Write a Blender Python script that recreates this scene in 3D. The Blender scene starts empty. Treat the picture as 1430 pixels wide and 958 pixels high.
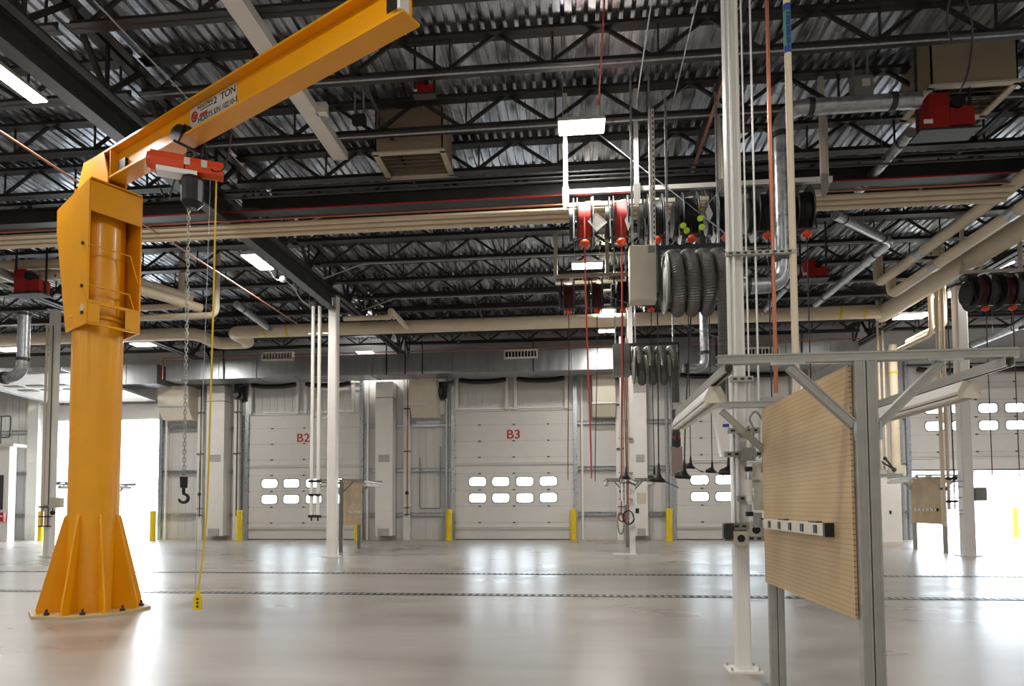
import bpy, math, random
from math import sin, cos, pi, atan, radians, sqrt
from mathutils import Vector, Matrix
random.seed(7)
S = bpy.context.scene
COL = S.collection

# ------------------------------------------------------------------ camera
FPX, PPX, PPY, EYE = 915.0, 715.0, 662.0, 1.28      # focal length and principal point for the 1430x958 frame
YAW, PITCH, ROLL = atan(90 / 915), radians(2.7), .005
cam = bpy.data.cameras.new('camera')
cam.sensor_width = 36
cam.lens = FPX / 1430 * 36
cam.shift_y = (PPY - 479) / 1430
cam.clip_end = 300
camo = bpy.data.objects.new('camera', cam)
COL.objects.link(camo)
camo.matrix_world = Matrix.Translation((0, 0, EYE)) @ Matrix.Rotation(YAW, 4, 'Z') @ Matrix.Rotation(pi / 2 + PITCH, 4, 'X') @ Matrix.Rotation(-ROLL, 4, 'Z')
S.camera = camo
S.view_settings.view_transform = 'Standard'
S.view_settings.look = 'None'
S.view_settings.gamma = 1
S.view_settings.use_curve_mapping = False
S.view_settings.exposure = 0.95
# ------------------------------------------------------------------ daylight
LAMP_W = 90           # watts of each high bay lamp
wd = bpy.data.worlds.new('sky'); S.world = wd; wd.use_nodes = True
wd.node_tree.nodes['Background'].inputs[0].default_value = (.80, .90, 1, 1)
wd.node_tree.nodes['Background'].inputs[1].default_value = 8.0
S.cycles.max_bounces = 8
S.cycles.sample_clamp_indirect = 6
S.cycles.use_denoising = True

def ray(u, v):
    a0 = (u - PPX) / FPX; b0 = -(v - PPY) / FPX
    a = a0 + ROLL * b0; b = b0 - ROLL * a0
    fy = cos(PITCH) - b * sin(PITCH); fz = sin(PITCH) + b * cos(PITCH)
    return Vector((a * cos(YAW) - fy * sin(YAW), a * sin(YAW) + fy * cos(YAW), fz))
def PY_(u, v, Y):
    d = ray(u, v); t = Y / d.y; return Vector((d.x * t, Y, EYE + d.z * t))
def PZ(u, v, Z=0.0):
    d = ray(u, v); t = (Z - EYE) / d.z; return Vector((d.x * t, d.y * t, Z))
def PX_(u, v, X):
    d = ray(u, v); t = X / d.x; return Vector((X, d.y * t, EYE + d.z * t))

# ------------------------------------------------------------------ materials
def lin(c):
    return tuple((x / 255 / 12.92) if x / 255 <= .04045 else ((x / 255 + .055) / 1.055) ** 2.4 for x in c)
MATS = {}
def mat(name, rgb, rough=.5, metal=0, var=.12, scale=3.0, bump=0, emit=0, stretch=None, rv=0, coat=0):
    m = bpy.data.materials.new(name); m.use_nodes = True
    nt = m.node_tree; b = nt.nodes['Principled BSDF']
    c = lin(rgb)
    b.inputs['Roughness'].default_value = rough
    b.inputs['Metallic'].default_value = metal
    if coat: b.inputs['Coat Weight'].default_value = coat; b.inputs['Coat Roughness'].default_value = .15
    tc = nt.nodes.new('ShaderNodeTexCoord'); n = nt.nodes.new('ShaderNodeTexNoise')
    mp = nt.nodes.new('ShaderNodeMapping')
    nt.links.new(tc.outputs['Object'], mp.inputs[0]); nt.links.new(mp.outputs[0], n.inputs['Vector'])
    if stretch: mp.inputs['Scale'].default_value = stretch
    n.inputs['Scale'].default_value = scale; n.inputs['Detail'].default_value = 5
    r = nt.nodes.new('ShaderNodeValToRGB'); nt.links.new(n.outputs['Fac'], r.inputs[0])
    r.color_ramp.elements[0].position = .3; r.color_ramp.elements[1].position = .7
    r.color_ramp.elements[0].color = (*[x * (1 - var) for x in c], 1)
    r.color_ramp.elements[1].color = (*[min(1, x * (1 + var)) for x in c], 1)
    nt.links.new(r.outputs[0], b.inputs['Base Color'])
    if rv:
        mr = nt.nodes.new('ShaderNodeMapRange'); nt.links.new(n.outputs['Fac'], mr.inputs[0])
        mr.inputs[1].default_value = .3; mr.inputs[2].default_value = .7
        mr.inputs[3].default_value = max(.02, rough - rv); mr.inputs[4].default_value = rough + rv
        nt.links.new(mr.outputs[0], b.inputs['Roughness'])
    if bump:
        bp = nt.nodes.new('ShaderNodeBump'); bp.inputs['Strength'].default_value = bump; bp.inputs['Distance'].default_value = .01
        nt.links.new(n.outputs['Fac'], bp.inputs['Height']); nt.links.new(bp.outputs[0], b.inputs['Normal'])
    if emit:
        b.inputs['Emission Color'].default_value = (1, .98, .93, 1); b.inputs['Emission Strength'].default_value = emit
    MATS[name] = m
    return m
YEL = mat('crane_yellow_paint', (232, 158, 0), .40, var=.04, coat=.15)
BOLY = mat('bollard_yellow', (232, 200, 20), .45, var=.05)
WALL = mat('liner_panel', (205, 202, 199), .5, var=.04, scale=1.2)
WHT = mat('white_enamel', (226, 222, 216), .4, var=.03)
DOORM = mat('door_skin', (214, 210, 205), .45, var=.03)
GALV = mat('galvanised_steel', (176, 180, 184), .38, .85, var=.25, scale=14, rv=.12)
ZINC = mat('zinc_strut', (158, 156, 148), .40, .4, var=.08, scale=9)
DECK = mat('deck_steel', (200, 205, 214), .26, .9, var=.5, scale=1.6, stretch=(3.2, .35, 1), rv=.12)  # streaky zinc tone, strengthened to paint in lamp and door reflections
JOI = mat('joist_paint', (50, 48, 47), .5, .2, var=.2)
BEIGE = mat('pipe_jacket', (214, 198, 172), .5, var=.05)
BEIG2 = mat('beige_enamel', (205, 196, 178), .45, var=.05)
COPP = mat('copper_tube', (170, 106, 80), .32, .7, var=.15)
DCOP = mat('dull_copper', (168, 120, 100), .45, .4, var=.15)
BEIG3 = mat('shaded_beige', (158, 144, 120), .55, var=.06)  # beige darkened so the dim light under the roof is in the colour
PALE = mat('pale_galvanised', (206, 206, 202), .35, .4, var=.06)
RED = mat('red_enamel', (150, 22, 16), .4, var=.08)
ORG = mat('orange_red_enamel', (222, 76, 28), .35, var=.06)
RHOSE = mat('red_hose_rubber', (196, 66, 58), .5, var=.08)
DHOSE = mat('dark_red_hose', (82, 26, 26), .5, var=.1)
BLK = mat('black_rubber', (22, 22, 24), .45, var=.2)
GREY = mat('grey_enamel', (128, 128, 122), .45, var=.05)
DGREY = mat('dark_grey_steel', (62, 63, 64), .4, .4, var=.1)
FLEX = mat('flex_hose_grey', (112, 110, 108), .38, .35, var=.08, scale=20)
WOOD = mat('pegboard_brown', (190, 150, 98), .6, var=.05, scale=5)
HOLE = mat('pegboard_hole', (70, 46, 26), .8, var=.05)
GRN = mat('green_indicator', (30, 200, 120), .4, emit=0)
LIME = mat('lime_tag', (176, 210, 30), .5)
BLU = mat('blue_label', (30, 60, 140), .5)
GLB = mat('green_label', (70, 140, 100), .5)
REDT = mat('red_lettering', (176, 40, 44), .5)
BLKT = mat('black_lettering', (24, 24, 26), .5)
STICK = mat('sticker_grey', (196, 192, 184), .5)
YCAB = mat('yellow_cable', (214, 178, 18), .45)
CHAIN = mat('chain_steel', (170, 168, 160), .3, .9)
GALD = mat('duct_sheet', (162, 165, 168), .34, .75, var=.12, scale=2, rv=.06, stretch=(2.5, 1, .3))
LAMP = mat('lamp_lens', (255, 252, 245), .4, emit=9)
CONC_OUT = mat('apron_concrete', (200, 198, 192), .8)
WIN = bpy.data.materials.new('clear_pane'); WIN.use_nodes = True
_nt = WIN.node_tree; _nt.nodes.remove(_nt.nodes['Principled BSDF'])
_t = _nt.nodes.new('ShaderNodeBsdfTransparent'); _g = _nt.nodes.new('ShaderNodeBsdfGlossy'); _m = _nt.nodes.new('ShaderNodeMixShader')
_g.inputs['Roughness'].default_value = .05; _m.inputs[0].default_value = .07; _t.inputs[0].default_value = (.93, .97, .97, 1)
_nt.links.new(_t.outputs[0], _m.inputs[1]); _nt.links.new(_g.outputs[0], _m.inputs[2]); _nt.links.new(_m.outputs[0], _nt.nodes['Material Output'].inputs[0])
# polished floor
FLO = bpy.data.materials.new('polished_concrete'); FLO.use_nodes = True
def _floor():
    nt = FLO.node_tree; b = nt.nodes['Principled BSDF']; L = nt.links.new
    tc = nt.nodes.new('ShaderNodeTexCoord')
    def noise(sc, st, det=6):
        mp = nt.nodes.new('ShaderNodeMapping'); mp.inputs['Scale'].default_value = st; L(tc.outputs['Object'], mp.inputs[0])
        n = nt.nodes.new('ShaderNodeTexNoise'); n.inputs['Scale'].default_value = sc; n.inputs['Detail'].default_value = det
        L(mp.outputs[0], n.inputs['Vector']); return n
    a = noise(.9, (.6, 1.6, 1), 3); c = noise(1.7, (.5, 1.5, 1), 2)
    r = nt.nodes.new('ShaderNodeValToRGB'); L(a.outputs['Fac'], r.inputs[0])
    r.color_ramp.elements[0].position = .2; r.color_ramp.elements[1].position = .8
    r.color_ramp.elements[0].color = (*lin((140, 131, 121)), 1); r.color_ramp.elements[1].color = (*lin((174, 169, 163)), 1)
    r2 = nt.nodes.new('ShaderNodeValToRGB'); L(c.outputs['Fac'], r2.inputs[0])
    r2.color_ramp.elements[0].position = .36; r2.color_ramp.elements[1].position = .64
    r2.color_ramp.elements[0].color = (.88, .88, .885, 1); r2.color_ramp.elements[1].color = (1, 1, 1, 1)
    mx = nt.nodes.new('ShaderNodeMix'); mx.data_type = 'RGBA'; mx.blend_type = 'MULTIPLY'; mx.inputs[0].default_value = 1
    L(r.outputs[0], mx.inputs[6]); L(r2.outputs[0], mx.inputs[7]); L(mx.outputs[2], b.inputs['Base Color'])
    mr = nt.nodes.new('ShaderNodeMapRange'); L(a.outputs['Fac'], mr.inputs[0])
    mr.inputs[1].default_value = .05; mr.inputs[2].default_value = .95; mr.inputs[3].default_value = .20; mr.inputs[4].default_value = .42
    L(mr.outputs[0], b.inputs['Roughness'])
    b.inputs['Specular IOR Level'].default_value = .7
_floor()

# ------------------------------------------------------------------ mesh builder
ORG_OF = {}
class M:
    def __init__(s): s.v = []; s.f = []; s.sm = []; s.mi = []; s.m = 0
    def add(s, vs, fs, smooth=False):
        o = len(s.v); s.v += [tuple(x) for x in vs]
        for f in fs: s.f.append([i + o for i in f]); s.sm.append(smooth); s.mi.append(s.m)
        return s
    def box(s, c, d, rz=0):
        x, y, z = d[0] / 2, d[1] / 2, d[2] / 2; ca, sa = cos(rz), sin(rz)
        vs = [(c[0] + a * x * ca - b * y * sa, c[1] + a * x * sa + b * y * ca, c[2] + e * z) for a, b, e in
              [(-1, -1, -1), (1, -1, -1), (1, 1, -1), (-1, 1, -1), (-1, -1, 1), (1, -1, 1), (1, 1, 1), (-1, 1, 1)]]
        return s.add(vs, [(0, 3, 2, 1), (4, 5, 6, 7), (0, 1, 5, 4), (1, 2, 6, 5), (2, 3, 7, 6), (3, 0, 4, 7)])
    def bb(s, x0, x1, y0, y1, z0, z1):
        return s.box(((x0 + x1) / 2, (y0 + y1) / 2, (z0 + z1) / 2), (abs(x1 - x0), abs(y1 - y0), abs(z1 - z0)))
    def ext(s, prof, p0, p1, up=(0, 0, 1), smooth=False, caps=True):
        # profile [(side, up)] swept from p0 to p1
        p0 = Vector(p0); p1 = Vector(p1); d = (p1 - p0).normalized(); up = Vector(up)
        if abs(d.dot(up)) > .99: up = Vector((0, 1, 0))
        r = d.cross(up).normalized(); u = r.cross(d).normalized(); n = len(prof)
        vs = [p0 + r * a + u * b for a, b in prof] + [p1 + r * a + u * b for a, b in prof]
        fs = [(i, (i + 1) % n, n + (i + 1) % n, n + i) for i in range(n)]
        if caps: fs += [tuple(range(n))[::-1], tuple(range(n, 2 * n))]
        return s.add(vs, fs, smooth)
    def bar(s, p0, p1, w, h=None, up=(0, 0, 1)):
        h = h or w
        return s.ext([(-w / 2, -h / 2), (w / 2, -h / 2), (w / 2, h / 2), (-w / 2, h / 2)], p0, p1, up)
    def strut(s, p0, p1, w=.041, up=(0, 0, 1), t=.004):
        # slotted channel, open towards +up
        a = w / 2; q = a * .5; l = w * .17
        return s.ext([(-a, -a), (-.62 * a, -a), (-.5 * a, -a + .005), (.5 * a, -a + .005), (.62 * a, -a), (a, -a), (a, a), (q, a), (q, a - l), (q + t, a - l), (q + t, a - t), (a - t, a - t), (a - t, -a + t), (-a + t, -a + t), (-a + t, a - t), (-q - t, a - t), (-q - t, a - l), (-q, a - l), (-q, a), (-a, a)], p0, p1, up)
    def ibeam(s, p0, p1, w, h, tf=.02, tw=.012):
        a, b, t = w / 2, h / 2, tw / 2
        return s.ext([(-a, -b), (a, -b), (a, -b + tf), (t, -b + tf), (t, b - tf), (a, b - tf), (a, b), (-a, b), (-a, b - tf), (-t, b - tf), (-t, -b + tf), (-a, -b + tf)], p0, p1)
    def tube(s, pts, r, seg=10, smooth=True, caps=True, closed=False):
        pts = [Vector(p) for p in pts]; n = len(pts); rs = r if isinstance(r, (list, tuple)) else [r] * n
        vs = []; fs = []
        t0 = (pts[1] - pts[0]).normalized()
        ref = Vector((0, 0, 1)) if abs(t0.z) < .9 else Vector((1, 0, 0))
        a = t0.cross(ref).normalized(); pt = t0
        for i in range(n):
            if closed: t = (pts[(i + 1) % n] - pts[i - 1]).normalized()
            elif i == 0: t = t0
            elif i == n - 1: t = (pts[-1] - pts[-2]).normalized()
            else:
                t = ((pts[i + 1] - pts[i]).normalized() + (pts[i] - pts[i - 1]).normalized())
                t = t.normalized() if t.length > 1e-6 else pt
            a = (a - t * a.dot(t))
            a = a.normalized() if a.length > 1e-6 else t.orthogonal().normalized()
            b = t.cross(a); pt = t
            k = 1.0
            for j in range(seg):
                an = 2 * pi * j / seg
                vs.append(pts[i] + (a * cos(an) + b * sin(an)) * rs[i] * k)
        m = n if closed else n - 1
        for i in range(m):
            for j in range(seg):
                p = i * seg; q = ((i + 1) % n) * seg
                fs.append((p + j, p + (j + 1) % seg, q + (j + 1) % seg, q + j))
        s.add(vs, fs, smooth)
        if caps and not closed:
            s.add(vs[:seg], [tuple(range(seg))[::-1]]); s.add(vs[-seg:], [tuple(range(seg))])
        return s
    def cyl(s, p0, p1, r, r1=None, seg=16, smooth=True):
        return s.tube([p0, p1], [r, r if r1 is None else r1], seg, smooth)
    def disc(s, c, ax, r, t, seg=28):
        c = Vector(c); ax = Vector(ax).normalized()
        return s.cyl(c - ax * t / 2, c + ax * t / 2, r, seg=seg)
    def ring(s, c, ax, r, rr, seg=28, s2=8):
        c = Vector(c); ax = Vector(ax).normalized(); a = ax.orthogonal().normalized(); b = ax.cross(a)
        return s.tube([c + (a * cos(2 * pi * i / seg) + b * sin(2 * pi * i / seg)) * r for i in range(seg)], rr, s2, closed=True)
    def prism(s, poly, n, t):
        # polygon of 3-D points thickened by t along n (centred)
        n = Vector(n).normalized() * t / 2; k = len(poly)
        vs = [Vector(p) - n for p in poly] + [Vector(p) + n for p in poly]
        return s.add(vs, [tuple(range(k))[::-1], tuple(range(k, 2 * k))] + [(i, (i + 1) % k, k + (i + 1) % k, k + i) for i in range(k)])
    def ball(s, c, r, seg=12, sq=(1, 1, 1)):
        c = Vector(c); vs = []; fs = []; h = seg // 2
        for i in range(h + 1):
            for j in range(seg):
                p = pi * i / h; q = 2 * pi * j / seg
                vs.append((c.x + r * sin(p) * cos(q) * sq[0], c.y + r * sin(p) * sin(q) * sq[1], c.z + r * cos(p) * sq[2]))
        for i in range(h):
            for j in range(seg):
                fs.append((i * seg + j, (i + 1) * seg + j, (i + 1) * seg + (j + 1) % seg, i * seg + (j + 1) % seg))
        return s.add(vs, fs, True)
    def build(s, name, ms, parent=None, local=False, org=None):
        """vertices are in world space unless local; an object's origin is its parent's origin, or its own base"""
        me = bpy.data.meshes.new(name)
        if parent is not None:
            o0 = Vector((0, 0, 0)) if local else ORG_OF[parent.name]
        elif local: o0 = Vector((0, 0, 0))
        elif org is not None: o0 = Vector(org)
        else:
            xs = [v[0] for v in s.v]; ys = [v[1] for v in s.v]; zs = [v[2] for v in s.v]
            o0 = Vector(((min(xs) + max(xs)) / 2, (min(ys) + max(ys)) / 2, min(zs)))
        me.from_pydata([(v[0] - o0.x, v[1] - o0.y, v[2] - o0.z) for v in s.v], [], s.f)
        me.polygons.foreach_set('use_smooth', s.sm); me.polygons.foreach_set('material_index', s.mi)
        for m in (ms if isinstance(ms, (list, tuple)) else [ms]): me.materials.append(m)
        me.update()
        ob = bpy.data.objects.new(name, me); COL.objects.link(ob)
        if parent is not None:
            ob.parent = parent; ORG_OF[ob.name] = ORG_OF[parent.name]
        else:
            ob.location = o0; ORG_OF[ob.name] = o0
        return ob

def thing(name, label, cat, loc=(0, 0, 0), group=None, rz=0):
    o = bpy.data.objects.new(name, None); COL.objects.link(o)
    o.location = loc; o.rotation_euler = (0, 0, rz); o.empty_display_size = .1
    o['label'] = label; o['category'] = cat
    if group: o['group'] = group
    ORG_OF[o.name] = Vector(loc)
    return o
def tag(o, label, cat, group=None, kind=None):
    o['label'] = label; o['category'] = cat
    if group: o['group'] = group
    if kind: o['kind'] = kind
    return o
def struct(o, label=None):
    o['kind'] = 'structure'
    if label: o['label'] = label
    return o
def dup(root, loc, label=None, rz=None, group=None):
    r = root.copy(); COL.objects.link(r); r.location = loc
    if rz is not None: r.rotation_euler = (0, 0, rz)
    if label: r['label'] = label
    if group: r['group'] = group
    ORG_OF[r.name] = Vector(loc)
    for ch in list(root.children):
        c = ch.copy(); COL.objects.link(c); c.parent = r; ORG_OF[c.name] = Vector(loc)
        for g in list(ch.children):
            d = g.copy(); COL.objects.link(d); d.parent = c
    return r
def text(name, body, size, M4, m, parent, sx=1.0):
    """lettering as mesh; M4 places it in world space"""
    cu = bpy.data.curves.new(name, 'FONT'); cu.body = body; cu.size = size; cu.align_x = 'CENTER'; cu.align_y = 'CENTER'; cu.extrude = .001; cu.offset = size * .012
    tmp = bpy.data.objects.new(name + '_tmp', cu); COL.objects.link(tmp)
    dg = bpy.context.evaluated_depsgraph_get()
    me = bpy.data.meshes.new_from_object(tmp.evaluated_get(dg)); me.name = name
    bpy.data.objects.remove(tmp); bpy.data.curves.remove(cu)
    me.transform(Matrix.Diagonal((sx, 1, 1, 1))); me.transform(M4); me.transform(Matrix.Translation(-ORG_OF[parent.name]))
    me.materials.clear(); me.materials.append(m)
    ob = bpy.data.objects.new(name, me); COL.objects.link(ob); ob.parent = parent; ORG_OF[ob.name] = ORG_OF[parent.name]
    return ob
def frame4(o, x, y):
    x = Vector(x).normalized(); y = Vector(y).normalized(); z = x.cross(y)
    m = Matrix.Identity(4)
    for i, a in enumerate((x, y, z)): m[0][i], m[1][i], m[2][i] = a.x, a.y, a.z
    m[0][3], m[1][3], m[2][3] = o[0], o[1], o[2]
    return m
def arc(c, a, b, r, t0, t1, n=8):
    c = Vector(c); a = Vector(a); b = Vector(b)
    return [c + a * r * cos(t0 + (t1 - t0) * i / n) + b * r * sin(t0 + (t1 - t0) * i / n) for i in range(n + 1)]
def rounded(pts, r, n=6):
    """poly-line with its corners rounded"""
    pts = [Vector(p) for p in pts]; out = [pts[0]]
    for i in range(1, len(pts) - 1):
        a, b, c = pts[i - 1], pts[i], pts[i + 1]
        d0 = (a - b); d1 = (c - b); k = min(r, d0.length * .45, d1.length * .45)
        p = b + d0.normalized() * k; q = b + d1.normalized() * k
        for j in range(n + 1):
            t = j / n; out.append(p * (1 - t) ** 2 + b * 2 * t * (1 - t) + q * t * t)
    return out + [pts[-1]]
def cat_curve(pts, n=8):
    pts = [Vector(p) for p in pts]; P_ = [pts[0] * 2 - pts[1]] + pts + [pts[-1] * 2 - pts[-2]]; out = []
    for i in range(1, len(P_) - 2):
        for j in range(n):
            t = j / n; a, b, c, d = P_[i - 1], P_[i], P_[i + 1], P_[i + 2]
            out.append(.5 * ((2 * b) + (c - a) * t + (2 * a - 5 * b + 4 * c - d) * t * t + (3 * b - a - 3 * c + d) * t ** 3))
    return out + [pts[-1]]

WY = 24.2            # inner face of the wall with the doors
X0, X1, YF = -27.0, 19.0, -11.0
ZB, ZT = 7.05, 7.63  # joist bottom and top chords
DC = {k: -2.30 + 8.07 * (k - 3) for k in range(0, 6)}   # door centres
DW, DH, SEC = 4.40, 4.84, .605
exec_parts = []
# ================================================================== THE SHELL
struct(M().bb(X0, X1, YF, WY + .25, -.3, 0).build('floor', FLO), 'polished grey concrete floor of the hall')
m = M(); m.bb(X0 - 25, X1 + 25, WY + .25, WY + 40, -.4, -.05)
struct(m.build('apron_floor', CONC_OUT), 'pale concrete yard outside the open doors')
m = M()   # corrugated deck, ribs running away from the camera
x = X0; z0, z1 = ZT + .01, ZT + .06
prof = []
while x < X1:
    prof += [(x, z0), (x + .094, z0), (x + .106, z1), (x + .140, z1)]; x += .152
prof.append((X1, z0))
vs = []; fs = []
for (a, b) in prof: vs += [(a, YF, b), (a, WY + .2, b)]
for i in range(len(prof) - 1): fs.append((2 * i, 2 * i + 1, 2 * i + 3, 2 * i + 2))
m.add(vs, fs); m.m = 1; m.bb(X0, X1, YF, WY + .2, ZT + .09, ZT + .25)
struct(m.build('ceiling', [DECK, JOI]), 'corrugated galvanised roof deck')
m = M()   # wall with the five door openings, ribbed liner
edges = [X0]
for k in range(0, 6): edges += [DC[k] - DW / 2, DC[k] + DW / 2]
edges.append(X1)
for i in range(0, len(edges), 2):
    a, b = edges[i], edges[i + 1]
    if b <= a: continue
    m.bb(a, b, WY, WY + .2, 0, ZT + .1)
    x = a + .15
    while x < b - .1:
        m.bb(x, x + .03, WY - .015, WY, .2, 6.9); x += .3
for k in range(0, 6):
    m.bb(DC[k] - DW / 2, DC[k] + DW / 2, WY, WY + .2, DH if k != 1 and k != 5 else 4.72, ZT + .1)
    x = DC[k] - DW / 2 + .15
    while x < DC[k] + DW / 2 - .1:
        m.bb(x, x + .03, WY - .015, WY, DH + .02, 6.9); x += .3
struct(m.build('wall_back', WALL), 'pale ribbed liner wall with the overhead doors')
struct(M().bb(X0 - .2, X0, YF, WY + .2, 0, ZT + .1).build('wall_left', WALL))
struct(M().bb(X1, X1 + .2, YF, WY + .2, 0, ZT + .1).build('wall_right', WALL))
struct(M().bb(X0 - .2, X1 + .2, YF - .2, YF, 0, ZT + .1).build('wall_front', WALL))
# girts and steel base angle between the doors
tn = 0
for i in range(2, len(edges) - 1, 2):
    a, b = edges[i], edges[i + 1]
    if b <= a: continue
    for z in (.95, 2.62, 4.30):
        tn += 1
        m = M(); m.ext([(-.0, -.07), (.12, -.07), (.12, -.055), (.015, -.055), (.015, .055), (.12, .055), (.12, .07), (0, .07)], (a + .12, WY - .016, z), (b - .12, WY - .016, z))
        struct(m.build('trim_%d' % tn, GALV))
    tn += 1; struct(M().bb(a + .12, b - .12, WY - .05, WY - .016, 0, .09).build('trim_%d' % tn, BEIG2))
for k in range(1, 6):
    for sgn in (-1, 1):
        x = DC[k] + sgn * (DW / 2 + .07); tn += 1
        struct(M().bb(x - .07, x + .07, WY - .14, WY - .016, 0, 6.3).build('trim_%d' % tn, GALV))
        tn += 1
        x2 = DC[k] + sgn * (DW / 2 + .32)
        struct(M().bb(x2 - .035, x2 + .035, WY - .16, WY - .016, 0, 6.3).build('trim_%d' % tn, WHT if sgn > 0 else GALV))
# trench drains: a steel edged slot with cross bars, flush in the floor
for n, (yy, lab) in enumerate([(9.33, 'nearer long slotted steel trench drain across the concrete floor'), (12.15, 'farther long slotted steel trench drain across the concrete floor')]):
    t = thing('trench_drain', lab, 'floor drain', (-3, yy, 0), 'trench drains across the floor')
    M().bb(X0 + 3, X1 - 2, yy - .045, yy + .045, .0005, .0025).build('channel', BLK, t)
    m = M()
    for s_ in (-1, 1): m.bb(X0 + 3, X1 - 2, yy + s_ * .085 - .01, yy + s_ * .085 + .01, .0005, .005)
    m.build('edge_angle', DGREY, t)
    m = M(); x = -13.0
    while x < 14: m.bb(x, x + .045, yy - .06, yy + .06, .003, .0048); x += .1
    g = m.build('grate', GALV, t); g['kind'] = 'stuff'

# ------------------------------------------------------------------ overhead doors
def rr_pt(an, hw, hh, r):
    # point of a rounded rectangle in direction an
    dx, dz = cos(an), sin(an)
    lo, hi = 0, hw + hh
    for _ in range(26):
        md = (lo + hi) / 2; x = abs(dx * md); z = abs(dz * md)
        ins = x <= hw and z <= hh
        if ins and x > hw - r and z > hh - r: ins = (x - hw + r) ** 2 + (z - hh + r) ** 2 <= r * r
        if ins: lo = md
        else: hi = md
    return dx * lo, dz * lo
def sec_door(k, zb, letters, win=(2, 3), nsec=8):
    c = DC[k]; x0, x1 = c - DW / 2 - .03, c + DW / 2 + .03; yf, yb = WY - .075, WY - .03
    d = thing('door_%d' % k, '', 'door', (c, WY - .05, zb)); del d['label']; del d['category']; d['kind'] = 'structure'
    wx = [c + o for o in (-1.36, -.49, .40, 1.27)]; hw, hh, rr = .315, .165, .09
    for s_ in range(nsec):
        m = M(); a = zb + s_ * SEC; b = a + SEC; zm = (a + b) / 2
        if s_ not in win: m.bb(x0, x1, yf, yb, a, b)
        else:
            cells = [x0] + [(wx[i] + wx[i + 1]) / 2 for i in range(3)] + [x1]
            for i in range(4):
                cx = wx[i]; L, R = cells[i], cells[i + 1]
                ang = sorted([2 * pi * j / 40 for j in range(40)] + [math.atan2(z - zm, x - cx) % (2 * pi) for x in (L, R) for z in (a, b)])
                inn = [rr_pt(t, hw, hh, rr) for t in ang]; out = []
                for t in ang:
                    dx, dz = cos(t), sin(t); ks = []
                    if dx > 1e-9: ks.append((R - cx) / dx)
                    if dx < -1e-9: ks.append((L - cx) / dx)
                    if dz > 1e-9: ks.append((b - zm) / dz)
                    if dz < -1e-9: ks.append((a - zm) / dz)
                    q = min(ks); out.append((dx * q, dz * q))
                n = len(ang)
                for y, fl in ((yf, 1), (yb, 0)):
                    vs = [(cx + p[0], y, zm + p[1]) for p in inn] + [(cx + p[0], y, zm + p[1]) for p in out]
                    m.add(vs, [(j, (j + 1) % n, n + (j + 1) % n, n + j) for j in range(n)])
                vs = [(cx + p[0], yf, zm + p[1]) for p in inn] + [(cx + p[0], yb, zm + p[1]) for p in inn]
                m.add(vs, [(j, (j + 1) % n, n + (j + 1) % n, n + j) for j in range(n)])
            m.bb(x0, x1, yf, yb, a, a + .0005)
        m.m = 1; m.bb(x0, x1, yf - .0015, yf + .002, b - .005, b + .001)
        pn = m.build('door_panel', [DOORM, GREY], d)
        if s_ in win:
            for cx in wx:
                n = 32; i_ = [rr_pt(2 * pi * j / n + .01, hw - .012, hh - .012, rr) for j in range(n)]; o_ = [rr_pt(2 * pi * j / n + .01, hw + .022, hh + .022, rr) for j in range(n)]
                vs = []
                for y in (yf - .012, yf + .001): vs += [(cx + p[0], y, zm + p[1]) for p in i_] + [(cx + p[0], y, zm + p[1]) for p in o_]
                fs = []
                for j in range(n):
                    e = (j + 1) % n; fs += [(j, e, n + e, n + j), (j, e, 2 * n + e, 2 * n + j), (n + j, n + e, 3 * n + e, 3 * n + j)]
                wf = M().add(vs, fs).build('window_frame', GREY, d)
                M().add([(cx + p[0], yf + .01, zm + p[1]) for p in i_], [tuple(range(n))]).build('window_pane', WIN, wf)
    for s_ in range(1, nsec):
        z = zb + s_ * SEC
        for o in (-1.28, 0, 1.28):
            M().bb(c + o - .045, c + o + .045, yf - .02, yf, z - .02, z + .02).build('hinge', DGREY, d)
        for o in (-DW / 2 - .01, DW / 2 + .01):
            M().bb(c + o - .02, c + o + .02, yf - .04, yf, z - .035, z + .035).build('roller', DGREY, d)
    for z in (zb + .41, zb + 4.5 * SEC + .06, zb + nsec * SEC - .05):
        m = M(); m.ext([(0, -.04), (.06, -.04), (.06, -.03), (.01, -.03), (.01, .03), (.06, .03), (.06, .04), (0, .04)], (x0, yf, z), (x1, yf, z)); m.build('strut_rail', WHT, d)
    M().bb(x0, x1, yf, yb, zb - .05, zb - .002).build('bottom_seal', BLK, d)
    if letters:
        p = PY_(*letters[1], WY - .1); text('lettering', letters[0], .46, frame4((p.x, yf - .004, p.z), (1, 0, 0), (0, 0, 1)), REDT, d, 1.12)
    return d
sec_door(2, .03, ('B2', (423, 612)))
sec_door(3, .03, ('B3', (717, 607)))
sec_door(4, .03, ('B4', (1038, 601)))
sec_door(5, 2.44, None, win=(1 + 1, 3), nsec=7)
sec_door(0, .03, None)
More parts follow.
